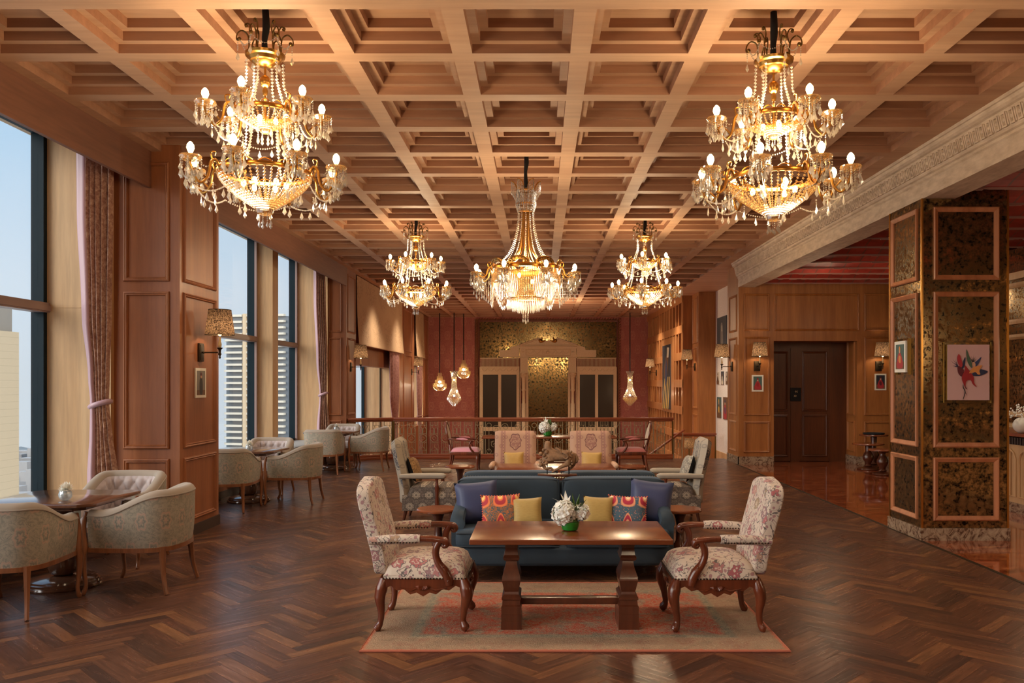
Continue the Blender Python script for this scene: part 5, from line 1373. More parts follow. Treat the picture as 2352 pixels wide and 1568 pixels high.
def empire():
    t = thing('empire_chandelier', 'central empire style chandelier with a tall neck and tiered crystal prisms', 'chandelier', (xx(1208, 9.32), 9.32, 2.29))
    b = -2.29; at = lambda r, a, z: (r * cos(a), r * sin(a), z + b)
    m = MB(); m.tube(catmull([(0, 0, 4.24 + b), (.006, 0, 4.08 + b), (-.004, 0, 3.97 + b), (.004, 0, 3.8 + b)], 6), rser([.022, .026, .018, .024], 6), 10); m.build('cord_sleeve', M['black'], t, smooth=80)
    for k in range(6):                                     # crown lobes, hung with beads
        a = 2 * PI * k / 6
        m = MB(); pts = [at(.09, a - .3, 3.76), at(.125, a - .26, 3.84), at(.16, a, 3.875), at(.125, a + .26, 3.84), at(.09, a + .3, 3.76)]
        m.tube(catmull(pts, 5), .006, 6); o = m.build('crown_lobe', M['gold'], t, smooth=60)
        m = MB()
        for i, q in enumerate(catmull(pts, 3)):
            L = .10 + .05 * abs(6 - i) / 6; m.strand([q, q - Vector((0, 0, L))], .0066, .0135); m.drop(q - Vector((0, 0, L + .004)), .009, .04)
        tag(m.build('bead_fringe', M['drop'], o, smooth=0), kind='stuff')
    m = MB()
    for z, R in ((3.77, .095), (3.62, .105), (3.535, .085)): m.lathe([(R - .006, z - .01 + b), (R + .004, z - .006 + b), (R + .004, z + .006 + b), (R - .006, z + .01 + b)], 28, cap=False)
    m.build('neck_ring', M['gold'], t, smooth=40)
    m = MB()
    for k in range(28):
        a = 2 * PI * k / 28; m.strand([at(.098, a, 3.76), at(.112, a, 3.6), at(.088, a, 3.53)], .0068, .0138)
    tag(m.build('neck_beads', M['drop'], t, smooth=0), kind='stuff')
    for k in range(8):
        a = 2 * PI * k / 8 + .2
        m = MB(); limb(m, [at(.045, a, 3.56), at(.05, a, 3.4), at(.06, a, 3.2), at(.10, a, 3.07), at(.2, a, 2.97), at(.33, a, 2.93), at(.375, a, 2.92)], [.009, .009, .009, .009, .010, .011, .010], 5, 6)
        m.build('curved_rod', M['gold'], t, smooth=60)
    for k in range(12):
        a = 2 * PI * k / 12
        tag(MB().strand(catmull([at(.085, a, 3.53), at(.105, a, 3.33), at(.16, a, 3.14), at(.25, a, 3.01), at(.37, a, 2.945)], 6), .0085, .021).build('bead_swag', M['drop'], t, smooth=0), kind='stuff')
    m = MB(); m.lathe([(.365, 2.885 + b), (.385, 2.89 + b), (.39, 2.91 + b), (.378, 2.93 + b), (.365, 2.928 + b)], 48, cap=False); m.build('rim_band', M['gold'], t, smooth=40)
    for k in range(8):
        a = 2 * PI * k / 8 + PI / 8 + .2
        m = MB()
        for i in range(13):
            th = PI * i / 12
        cr = [at(.388, a + .30 * cos(PI * i / 12), 2.925 + .07 * sin(PI * i / 12)) for i in range(13)]
        m.tube(cr, .009, 6)
        cr2 = [at(.387, a + .2 * cos(PI * i / 12), 2.925 + .035 * sin(PI * i / 12)) for i in range(13)]
        vs = cr + cr2; m.a(vs, [(i, i + 1, 14 + i, 13 + i) for i in range(12)])
        o = m.build('crest', M['gold'], t, smooth=60)
        m = MB()
        for i in range(1, 8): m.bead(at(.396, a + .25 * cos(PI * i / 8), 2.925 + .053 * sin(PI * i / 8)), .0085)
        tag(m.build('crest_beads', M['bead'], o, smooth=0), kind='stuff')
    m = MB(); r = random.Random(8)                          # outer bead curtain with scalloped lengths
    for k in range(96):
        a = 2 * PI * k / 96; ph = (k % 12) / 12.0
        L = .20 + .16 * abs(cos(PI * ph)) ** 1.5
        m.strand([at(.382, a, 2.89), at(.375, a, 2.89 - L)], .0062, .0128)
    tag(m.build('outer_curtain', M['bead'], t, smooth=0), kind='stuff')
    m = MB()
    for k in range(96):
        a = 2 * PI * k / 96; ph = (k % 12) / 12.0; L = .20 + .16 * abs(cos(PI * ph)) ** 1.5
        m.drop(at(.375, a, 2.885 - L), .0085, .06)
    tag(m.build('outer_prisms', M['drop'], t, smooth=0), kind='stuff')
    m = MB()
    for k in range(64):
        a = 2 * PI * k / 64; m.strand([at(.27, a, 2.86), at(.215, a, 2.58)], .0062, .0128)
    tag(m.build('inner_curtain', M['bead'], t, smooth=0), kind='stuff')
    m = MB(); m.lathe([(.2, 2.57 + b), (.212, 2.575 + b), (.212, 2.585 + b), (.2, 2.59 + b)], 40, cap=False); m.lathe([(.26, 2.855 + b), (.272, 2.86 + b), (.26, 2.87 + b)], 40, cap=False); m.build('lower_ring', M['gold'], t, smooth=40)
    m = MB()
    for rr, z, n_, L in ((.208, 2.572, 52, .12), (.15, 2.55, 36, .12), (.09, 2.53, 20, .12)):
        for k in range(n_): m.drop(at(rr, 2 * PI * k / n_, z), .0085, L)
    tag(m.build('lower_prisms', M['drop'], t, smooth=0), kind='stuff')
    m = MB()
    for k in range(7):
        a = 2 * PI * k / 7; q = .035 if k else 0; m.strand([at(q, a, 2.46), at(q, a, 2.36 - .0 * k)], .0068, .0138); m.drop(at(q, a, 2.36 - (.02 if k == 0 else 0)), .0105, .05)
    tag(m.build('crystal_tail', M['drop'], t, smooth=0), kind='stuff')
    for k in range(8):
        a = 2 * PI * (k + .5) / 8
        candle_arm(t, a, .385, 2.86 + b, .575, 2.885 + b, .07, 30 + k, 8)
        u = Vector((sin(a), -cos(a), 0)); m = MB()
        for q in (-.03, 0, .03):
            s_ = u * (.575 + q); m.strand([(s_.x, s_.y, 2.80 + b), (s_.x, s_.y, 2.62 + b + abs(q))], .006, .0125); m.drop((s_.x, s_.y, 2.62 + b + abs(q)), .0095, .06)
        for i in range(6):
            s_ = u * (.41 + .026 * i); m.strand([(s_.x, s_.y, 2.78 + b), (s_.x, s_.y, 2.55 + b + .022 * i)], .006, .0125); m.drop((s_.x, s_.y, 2.55 + b + .022 * i), .0095, .06)
        tag(m.build('prism_string', M['drop'], t, smooth=0), kind='stuff')
    for k in range(6):
        a = k * PI / 3 + .3; MB().ball(at(.3, a, 2.8), .018, 6, 1.5).build('inner_bulb', M['bulb'], t, smooth=80)
    light('lamps', (0, 0, 2.95 + b), CH_P, WARM, .16, t)
    light('lamps', (0, 0, 2.62 + b), CH_P * .25, WARM, .08, t)
empire()

# ------------------------------------------------------------------ hanging lamps of the atrium
def tiered(label, px, ytop, ybot, Yd):
    z0, z1 = zz(ybot, Yd), zz(ytop, Yd); h = z1 - z0; x = xx(px, Yd)
    t = thing('pendant_lamp', label, 'pendant lamp', (x, Yd, z0), 0, 'crystal lamps hung over the stairwell')
    MB().tube([(0, 0, h), (0, 0, 4.05 - z0)], .018, 8).build('cord', M['black'], t)
    R = .235; rows = [(.058, .80, 1.0), (.1, .62, .81), (.165, .42, .62), (.235, .24, .42)]
    for r_, a, b in rows:
        m = MB(); n_ = int(r_ * 150)
        for k in range(n_):
            q = 2 * PI * k / n_; m.cbox(r_ * cos(q), r_ * sin(q), a * h, .018, .018, (b - a) * h)
        tag(m.build('prism_tier', M['prism'], t, smooth=0), kind='stuff')
    m = MB()
    for i in range(7):
        q = i / 7; rr = .225 * math.sqrt(1 - q * q); n_ = max(6, int(rr * 130))
        for k in range(n_): m.bead((rr * cos(6.283 * k / n_), rr * sin(6.283 * k / n_), h * .24 * (1 - q)), .013)
    tag(m.build('bead_dome', M['prism'], t, smooth=0), kind='stuff')
    MB().ball((0, 0, h * .5), .05, 8).build('bulb', M['bulb'], t)
    light('lamp', (0, 0, h * .3), 16, WARM, .05, t)
tiered('tiered crystal lamp hanging lowest on the left of the atrium group', 1010, 856, 898, 29.2)
tiered('tiered crystal lamp hanging highest beside the carved mirror surround', 1065, 827, 870, 29.4)
def drip(label, px, ytop, ybot, Yd):
    z0, z1 = zz(ybot, Yd), zz(ytop, Yd); h = z1 - z0; x = xx(px, Yd)
    t = thing('pendant_lamp', label, 'pendant lamp', (x, Yd, z0), 0, 'crystal lamps hung over the stairwell')
    MB().tube([(0, 0, h * .95), (0, 0, 4.05 - z0)], .018, 8).build('cord', M['black'], t)
    prof = [(.13, .98), (.085, .9), (.075, .7), (.1, .5), (.17, .34), (.235, .25)]
    m = MB()
    for k in range(26):
        a = 2 * PI * k / 26; m.strand([(r_ * cos(a), r_ * sin(a), q * h) for r_, q in prof], .014, .03)
    tag(m.build('bead_neck', M['drop'], t, smooth=0), kind='stuff')
    m = MB()
    for i in range(6):
        rr = .235 * (1 - i / 6.2); n_ = max(5, int(rr * 120))
        for k in range(n_): m.drop((rr * cos(6.283 * k / n_), rr * sin(6.283 * k / n_), h * (.26 - .035 * i)), .018, h * .1)
    tag(m.build('prism_cone', M['prism'], t, smooth=0), kind='stuff')
    for q in (.3, .74): MB().ball((0, 0, h * q), .035, 8).build('bulb', M['bulb'], t)
    light('lamp', (0, 0, h * .35), 14, WARM, .05, t)
drip('long necked crystal lamp hanging between the two tiered lamps', 1043, 851, 933, 29.0)
drip('long necked crystal lamp hanging alone on the right of the atrium', 1447, 852, 931, 29.0)

# ------------------------------------------------------------------ wall lamps (local +Y points out of the wall)
def sconce():
    t = thing('wall_lamp', 'x', 'wall lamp', group='brass wall lamps with pleated shades')
    MB().box(-.062, 0, -.1, .062, .022, .1).box(-.05, .022, -.085, .05, .028, .085).build('back_plate', M['bronze'], t, bev=.003)
    m = MB(); m.tube([(0, .02, .0), (0, .2, .0)], .008, 8); m.ball((0, .04, 0), .014, 6)
    m.lathe([(.004, -.07), (.012, -.055), (.007, -.04), (.018, -.02), (.012, 0), (.014, .03), (.03, .045), (.034, .052), (.01, .056)], 14, (0, .22, 0))
    m.build('arm', M['bronze'], t, smooth=50)
    MB().lathe([(.012, .055), (.017, .065), (.02, .09), (.013, .12), (.011, .17)], 12, (0, .22, 0)).build('candle_sleeve', M['cord'], t, smooth=60)
    m = MB(); n_ = 72
    for (r, z) in ((.155, .19), (.118, .47)): pass
    vs = []
    for r, z in ((.155, .19), (.145, .265), (.133, .355), (.118, .47)):
        for k in range(n_):
            q = r * (1 + (.018 if k % 2 else -.018)); a = 2 * PI * k / n_; vs.append((q * cos(a), .22 + q * sin(a), z))
    m.a(vs, [(i * n_ + k, i * n_ + (k + 1) % n_, (i + 1) * n_ + (k + 1) % n_, (i + 1) * n_ + k) for i in range(3) for k in range(n_)])
    o = m.build('shade', M['shade'], t, smooth=0)
    m = MB()
    for r, z in ((.156, .192), (.119, .468)): MB().tube([(r * cos(2 * PI * k / 36), .22 + r * sin(2 * PI * k / 36), z) for k in range(36)], .004, 5, True).build('shade_trim', M['bronze'], o)
    MB().ball((0, .22, .21), .022, 8, 1.3).build('bulb', M['bulb'], t, smooth=80)
    light('lamp', (0, .22, .27), SC_P, WARM, .03, t)
    return t
SC_P = 4.0
sc = sconce()
spots = [((-3.745, 9.28, 1.98), -PI / 2, 'wall lamp on the near panelled pillar, beside the paired windows'),
         ((-4.06, 18.06, 1.98), -PI / 2, 'wall lamp on the far pillar at the end of the angled railing'),
         ((-4.1, 26.9, 1.98), -PI / 2, 'wall lamp on the left wall between the blinds of the atrium'),
         ((3.94, 28.45, 1.98), PI / 2, 'wall lamp on the golden lattice wall beyond the tall painting'),
         ((4.2, 22.8, 2.07), PI / 2, 'wall lamp on the wooden pillar at the near end of the lattice wall'),
         ((4.01, 17.55, 1.98), PI / 2, 'wall lamp at the corner of the lift lobby beside the white wall'),
         ((4.38, 17.0, 1.98), PI, 'wall lamp left of the lift doors above the small portrait'),
         ((6.83, 17.0, 1.98), PI, 'wall lamp right of the lift doors, half hidden by the mirrored pillar')]
for i, (p, r_, l_) in enumerate(spots):
    if i == 0: sc.location = p; sc.rotation_euler = (0, 0, r_); sc['label'] = l_
    else: dup(sc, l_, p, r_)

# ------------------------------------------------------------------ iron railing of the stairwell
def iron_panel(h=.70, w=.17):
    m = MB(); r = .0075; A = lambda x, z: (x, 0, z)
    for s in (-1, 1): m.tube([A(s * w / 2, 0), A(s * w / 2, h)], r, 4)
    for z in (0, .075, h - .08, h, h * .34, h * .62): m.tube([A(-w / 2, z), A(w / 2, z)], r * .8, 4)
    for k in range(5):
        x = -w / 2 + w * (k + .5) / 5; m.tube([A(x, 0), A(x, .075)], r * .55, 4); m.tube([A(x, h - .08), A(x, h)], r * .55, 4)
    zc = h * .48; R = h * .115                              # ring with a small lozenge inside
    m.tube([A(R * cos(2 * PI * k / 16), zc + R * sin(2 * PI * k / 16)) for k in range(16)], r, 4, True)
    m.tube([A(R * .5 * cos(PI * k / 2), zc + R * .5 * sin(PI * k / 2)) for k in range(4)], r * .8, 4, True)
    for s in (-1, 1):
        m.tube([A(s * R, zc + R * .2), A(s * w / 2, zc + R)], r * .7, 4); m.tube([A(s * R, zc - R * .2), A(s * w / 2, zc - R)], r * .7, 4)
        cx = s * w * .25                                    # pair of pointed arches above
        m.tube([A(cx - w * .2, h * .62), A(cx - w * .2, h * .76), A(cx, h * .85), A(cx + w * .2, h * .76), A(cx + w * .2, h * .62)], r * .8, 4)
        m.ball(A(cx, h * .865), .011, 4); m.tube([A(cx, h * .075 + .02), A(cx, h * .34)], r * .7, 4)
    m.tube([A(-w / 2, .075), A(0, h * .22), A(w / 2, .075)], r * .8, 4); m.tube([A(0, h * .22), A(0, h * .34)], r * .8, 4)
    m.tube([A(0, h * .62), A(0, h * .8)], r * .7, 4)
    return m
def scroll_panel(w, h=.70):
    m = MB(); A = lambda x, z: (x, 0, z)
    for z in (0, h): m.tube([A(-w / 2, z), A(w / 2, z)], .008, 4)
    for s in (-1, 1):
        m.tube([A(s * w / 2, 0), A(s * w / 2, h)], .01, 4); m.tube([A(s * w * .43, .06), A(s * w * .43, h - .14)], .008, 4)
        for z in (.055, h - .085): m.tube([A(s * w * .43 + .05 * cos(2 * PI * k / 14), z + .05 * sin(2 * PI * k / 14)) for k in range(14)], .008, 4, True)
        for (cx, cz, R, sg) in ((.12, h - .12, .085, 1), (.3, h - .17, .1, -1), (.16, .14, .1, 1), (.33, .2, .09, -1)):
            m.tube([A(s * (cx * w + sg * R * (1 - k / 26) * cos(k * .42)), cz + R * (1 - k / 26) * sin(k * .42)) for k in range(24)], .008, 4)
        m.tube(catmull([A(0, h * .5), A(s * w * .1, h * .62), A(s * w * .22, h * .5), A(s * w * .4, h * .6)], 5), .008, 4)
        m.tube(catmull([A(0, h * .5), A(s * w * .12, h * .4), A(s * w * .25, h * .45), A(s * w * .4, h * .36)], 5), .008, 4)
    m.tube([A(0, 0), A(0, h)], .009, 4)
    return m
IP = iron_panel(); ip_mesh = None
def railing(label, p, q, zb=0.0, skip=None, top=.895):
    p, q = Vector(p), Vector(q); L = (q - p).length; d = (q - p).normalized(); rz = math.atan2(d.y, d.x)
    global ip_mesh
    t = thing('railing', label, 'railing', (p.x, p.y, zb), rz, 'stairwell railings')
    m = MB().box(-.02, -.05, top - .055, L + .02, .05, top); m.box(0, -.035, top - .085, L, .035, top - .055); m.build('handrail', M['rail'], t, bev=.01, seg=3)
    MB().box(0, -.045, 0, L, .045, .06).box(0, -.03, .06, L, .03, .105).build('base_rail', M['rail'], t, bev=.006)
    x = .13
    while x < L - .1:
        if skip and skip[0] < x < skip[1]:
            if x < skip[0] + .25:
                o = scroll_panel(skip[1] - skip[0] - .05).build('scroll_panel', M['iron'], t, smooth=0); o.location = ((skip[0] + skip[1]) / 2, 0, .108)
            x += .245; continue
        if ip_mesh is None:
            o = IP.build('iron_panel', M['iron'], t, smooth=0); ip_mesh = o.data
        else:
            o = bpy.data.objects.new('iron_panel', ip_mesh); COL.objects.link(o); o.parent = t
        o.location = (x, 0, .108); x += .245
    for x in (0.0, L):
        MB().cbox(x, 0, .1, .03, .03, top - .18).build('post', M['brass'], t, smooth=0)
x0_, x1_ = xx(905, 18.2), xx(1545, 18.2)
railing('long iron railing with wooden handrail across the stairwell', (x0_, 18.2, 0), (x1_, 18.2, 0), 0, (xx(1112, 18.2) - x0_, xx(1238, 18.2) - x0_))
railing('short angled iron railing joining the far left pillar', (-4.04, 17.74, 0), (x0_ - .03, 18.19, 0))
railing('lower iron railing with dark handrail beside the white wall', (xx(1546, 21.2), 21.2, 0), (xx(1645, 21.2) - .02, 21.2, 0), -.52, None, .90)
t = thing('stair_rail', 'dark sloping handrail going down the stairs behind the railing', 'handrail', (2.5, 20.4, -1.8))
MB().tube([(-.9, 0, .95), (1.0, 0, 2.3)], .03, 8).build('handrail', M['rail'], t)
m = MB()
for k in range(9): MB().tube([(-.8 + .22 * k, 0, 0), (-.8 + .22 * k, 0, 1.0 + .156 * k)], .012, 6).build('baluster', M['iron'], t)
t = thing('standing_lamp', 'patterned shade of a standing lamp beyond the lower railing', 'floor lamp', (xx(1583, 20.3), 20.3, -1.8))
MB().lathe([(.13, 1.86), (.115, 2.02), (.105, 2.1)], 28, cap=False).build('lamp_shade', M['shade'], t, smooth=60)
MB().lathe([(.15, 0), (.15, .03), (.02, .05), (.018, 1.8), (.01, 1.9)], 16).build('pole', M['brass'], t, smooth=40)
MB().ball((0, 0, 1.95), .03, 8).build('bulb', M['bulb'], t); light('lamp', (0, 0, 1.97), 3, WARM, .03, t)
# ------------------------------------------------------------------ carved portico and mirrors on the back wall
def portico():
    t = thing('mirrored_portico', 'cream carved classical portico framing dark mirrors on the far wall', 'wall panelling', (.28, 31.0, -1.8))
    U = lambda u: -2.563 + .002452 * u - .28
    W = lambda v: 4.181 - .002452 * v + 1.8
    def fb(m, u0, v0, u1, v1, y0, y1): return m.box(U(u0), y0, W(v1), U(u1), y1, W(v0))
    PL = M['plaster']
    fb(MB(), 140, 120, 2200, 660, .08, .1).build('upper_mirror', M['mirror_far'], t, smooth=0)
    fb(MB(), 860, 640, 1480, 2430, .08, .1).build('centre_mirror', M['mirror_far'], t, smooth=0)
    m = MB(); m.frame((U(60), 0, W(2440)), X, Z, U(2275) - U(60), W(40) - W(2440), [(0, 0), (0, -.06), (.02, -.075), (.09, -.075), (.12, -.05), (.15, -.05), (.16, 0)])
    zz_ = W(2430)
    while zz_ < W(70):                                      # twisted leaf carving up both sides
        for u in (97, 2240):
            m.tube([(U(u) - .035, -.08, zz_), (U(u), -.095, zz_ + .05), (U(u) + .035, -.08, zz_ + .09)], [.006, .022, .006], 5)
        zz_ += .1
    x = U(120)
    while x < U(2230):
        m.tube([(x, -.08, W(78) - .03), (x + .05, -.095, W(78)), (x + .09, -.08, W(78) + .035)], [.006, .02, .006], 5); x += .1
    m.build('carved_surround', M['carved2'], t, smooth=50)
    m = MB()                                                # broken pediment with its lower wings
    m.prism([(U(u), -.02, W(v)) for u, v in ((735, 485), (735, 462), (1040, 360), (1060, 395), (1110, 400), (1165, 408), (1230, 400), (1280, 395), (1300, 360), (1600, 462), (1600, 485))], (0, .1, 0))
    for a, b in (((750, 470), (1045, 368)), ((1590, 470), (1295, 368))): m.tube([(U(a[0]), -.04, W(a[1])), (U(b[0]), -.04, W(b[1]))], .035, 6)
    m.tube([(U(740), -.04, W(484)), (U(1595), -.04, W(484))], .03, 6)
    m.build('pediment', PL, t, smooth=30)
    for s in (-1, 1):
        m = MB(); pts = [(735, 650), (735, 470), (610, 505), (600, 545), (440, 548), (440, 650)]
        m.prism([(U(1165 + s * (1165 - u)) if s > 0 else U(u), 0, W(v)) for u, v in pts], (0, .08, 0))
        for k in range(3): m.tube([(U(1165 + s * (560 + 60 * k + 26 * (1 - i / 12) * cos(i * .6))), -.008, W(600 + 26 * (1 - i / 12) * sin(i * .6))) for i in range(12)], .008, 4)
        m.build('wing', PL, t, smooth=30)
        m = MB(); c0 = 1165 + s * 95                       # gilded horn volutes
        limb(m, [(U(1165 + s * 30), -.06, W(402)), (U(c0), -.07, W(420)), (U(c0 + s * 22), -.07, W(405)), (U(c0 - s * 5), -.06, W(385)), (U(c0 - s * 10), -.06, W(350))], [.012, .05, .06, .03, .012], 5, 8)
        m.build('volute', M['gold'], t, smooth=60)
    m = MB(); fb(m, 750, 484, 1588, 652, -.03, .08); fb(m, 735, 500, 1600, 520, -.05, .08); fb(m, 742, 636, 1596, 652, -.05, .08)
    m.frame((U(832), -.03, W(630)), X, Z, U(1505) - U(832), W(532) - W(630), [(0, 0), (0, -.0), (.012, .014), (.024, 0)])
    for k in range(6):
        u = 850 + 105 * (k if k < 3 else k + 0.15)
        if k == 2 or k == 3: u = 1080 if k == 2 else 1180
        m.tube([(U(u + 100 * i / 8), -.04, W(550 + 48 * (1 - (i / 4 - 1) ** 2))) for i in range(9)], .011, 5)
        m.tube([(U(u), -.04, W(548)), (U(u), -.04, W(612))], .009, 5)
    for u in (792, 1540): m.lathe([(.07, -.004), (.07, .004), (.01, .02)], 4, (U(u), -.034, W(578)))
    m.ball((U(1165), -.04, W(580)), .06, 8)
    m.build('entablature', PL, t, smooth=40)
    for s in (-1, 1):
        q = lambda u: U(u) if s < 0 else U(2340 - u)
        def sb(m, u0, v0, u1, v1, y0, y1): a, b = sorted((q(u0), q(u1))); return m.box(a, y0, W(v1), b, y1, W(v0))
        m = MB(); sb(m, 750, 655, 865, 885, -.03, .06); sb(m, 742, 655, 872, 668, -.05, .06); sb(m, 742, 872, 872, 888, -.05, .06); sb(m, 735, 888, 755, 2440, 0, .06); sb(m, 838, 888, 872, 2440, 0, .06)
        for k in range(3): m.tube([(q(808 + 30 * cos(i * .8) * (1 - i / 12)), -.036, W(700 + 65 * k + 26 * sin(i * .8) * (1 - i / 12))) for i in range(11)], .008, 4)
        m.build('pilaster', PL, t, smooth=40)
        m = MB(); cx = q(803)
        pr = [(.09, W(2440)), (.09, W(2300)), (.075, W(2290)), (.08, W(1350)), (.06, W(1340)), (.06, W(1165)), (.085, W(1155)), (.085, W(1135)), (.07, W(1125)), (.082, W(965)), (.1, W(955)), (.085, W(945)), (.12, W(905)), (.13, W(890))]
        m.lathe(pr, 16, (cx, -.06, 0))
        for k in range(8): m.tube([(cx + .09 * cos(k * .785), -.06 + .09 * sin(k * .785), W(945)), (cx + .125 * cos(k * .785), -.06 + .125 * sin(k * .785), W(915)), (cx + .14 * cos(k * .785), -.06 + .14 * sin(k * .785), W(925))], [.014, .018, .01], 5)
        m.build('column', PL, t, smooth=50)
        m = MB(); sb(m, 150, 662, 738, 676, -.02, .07); sb(m, 150, 792, 738, 804, -.02, .07)
        for k in range(31): m.cbox(q(160 + 19 * k), .02, W(795), .022, .03, W(672) - W(795))
        m.build('balustrade', PL, t, smooth=0)
        m = MB(); sb(m, 140, 804, 740, 890, 0, .07)
        for k in range(6): m.tube([(q(175 + 92 * k + 82 * i / 8), -.006, W(822 + 42 * (1 - (i / 4 - 1) ** 2))) for i in range(9)], .01, 5)
        m.build('swag_frieze', PL, t, smooth=40)
        m = MB()
        for u0, u1 in ((140, 190), (420, 465), (695, 742)): sb(m, u0, 916, u1, 2300, 0, .07)
        sb(m, 140, 890, 742, 916, 0, .07); sb(m, 140, 2300, 742, 2440, 0, .07); sb(m, 140, 1700, 742, 1760, -.003, .07)
        for u in (180, 430, 455, 705): sb(m, u - 4, 920, u + 4, 2295, -.012, 0)
        o = m.build('door_leaf', PL, t, smooth=0)
        for u0, u1 in ((188, 422), (463, 697)):
            sb(MB(), u0, 914, u1, 2310, .045, .06).build('dark_panel', M['mesh_dark'], o, smooth=0)
M['carved2'] = wood('carved russet surround', c(110, 62, 38), c(150, 92, 60), 'z', 1.2, .45, .1, .25)
portico()

# ------------------------------------------------------------------ blinds and curtains
def blind(label, y0, y1, z0):
    t = thing('roman_blind', label, 'window blind', (-4.09, (y0 + y1) / 2, z0), 0, 'embroidered blinds of the atrium windows')
    L = y1 - y0
    def f(u, v): return (.02 + .05 * (1 - v) ** 3 + .008 * sin(u * 40) * (1 - v), (u - .5) * L, v * (4.03 - z0))
    m = MB().grid(f, 60, 14); m.box(-.02, -L / 2, 0, .05, L / 2, .02); m.build('fabric', M['blind'], t, smooth=80)
    m = MB(); m.box(.068, -L / 2, .0, .075, L / 2, .035); m.build('hem', M['blind'], t, smooth=0)
blind('wide embroidered linen blind over the first atrium window', 18.75, 24.9, 2.5)
blind('narrow embroidered linen blind over the second atrium window', 27.6, 29.5, 2.5)
def curtain(name, label, Yc, keys, tie, mat, lining=None, dep=.07, group='tied back curtains', plan='x'):
    """keys: (z, left, right) from top to bottom; pleats run down the sheet"""
    x0 = (keys[0][1] + keys[0][2]) / 2; zb = keys[-1][0]
    t = thing(name, label, 'curtain', (x0, Yc, zb) if plan == 'x' else (Yc, x0, zb), 0, group)
    zs_ = [k[0] for k in keys]
    def ev(z):
        for a, b in zip(keys, keys[1:]):
            if a[0] >= z >= b[0]:
                f_ = smooth01((a[0] - z) / (a[0] - b[0])); return a[1] + (b[1] - a[1]) * f_, a[2] + (b[2] - a[2]) * f_
        return keys[-1][1:]
    def sheet(lo, hi, dy, kp, amp):
        def f(u, v):
            z = zs_[0] + (zb - zs_[0]) * v; a, b = ev(z); th = 2 * PI * u; q = lo + (hi - lo) * (.5 - .5 * cos(th))
            w_ = (b - a) / (keys[0][2] - keys[0][1])
            x = a + (b - a) * q; y = dy - dep * sin(th) * (.5 + .5 * w_) + amp * w_ * sin(kp * q * 2 * PI + v * 1.2) * (1 if sin(th) > 0 else .4)
            return (x - x0, y, z - zb) if plan == 'x' else (-y, x - x0, z - zb)
        return f
    MB().grid(sheet(.0 if not lining else .2, 1, 0, 6, .028), 90, 30).build('drape', mat, t, smooth=80)
    if lining: MB().grid(sheet(-.03, .3, -.02, 2, .02), 40, 30).build('lining', lining, t, smooth=80)
    a, b = ev(tie); r_ = (b - a) / 2
    m = MB().tube([((a + b) / 2 - x0 + (r_ + .015) * cos(2 * PI * k / 24), -.0 + (dep * .75 + .025) * sin(2 * PI * k / 24), tie - zb + .03 * cos(2 * PI * k / 24)) if plan == 'x' else (-(dep * .75 + .025) * sin(2 * PI * k / 24), (a + b) / 2 - x0 + (r_ + .015) * cos(2 * PI * k / 24), tie - zb) for k in range(24)], .026, 6, True)
    m.build('tieback', lining or mat, t, smooth=60)
Yn = 8.45; K = lambda py, a, b, Yd=Yn: (zz(py, Yd), xx(a, Yd), xx(b, Yd))
curtain('curtain', 'mottled rose curtain with pink satin lining tied back beside the near pillar', Yn, [K(250, 182, 262), K(480, 183, 260), K(720, 193, 256), K(860, 207, 251), K(925, 212, 249), K(985, 211, 256), K(1095, 205, 270), (.05, xx(203, Yn), xx(276, Yn))], zz(928, Yn), M['curtain'], M['satin'])
Yn2 = 17.3
curtain('curtain', 'mottled rose curtain with pink satin lining tied back beside the far pillar', Yn2, [K(575, 722, 745, Yn2), K(680, 722, 748, Yn2), K(830, 728, 752, Yn2), K(905, 735, 750, Yn2), K(985, 729, 757, Yn2), (.05, xx(727, Yn2), xx(760, Yn2))], zz(905, Yn2), M['curtain'], M['satin'], .06)
curtain('curtain', 'dusky rose curtain hanging at the end of the first atrium window', -4.13, [(2.5, 23.2, 24.5), (1.3, 23.3, 24.5), (.4, 23.7, 24.4), (-.9, 23.3, 24.5)], .5, M['curtain2'], None, .06, 'dusky atrium curtains', 'y')
curtain('curtain', 'dusky rose curtain hanging at the second atrium window', -4.13, [(2.5, 28.3, 29.4), (1.3, 28.4, 29.4), (.4, 28.6, 29.2), (-.9, 28.3, 29.4)], .5, M['curtain2'], None, .06, 'dusky atrium curtains', 'y')

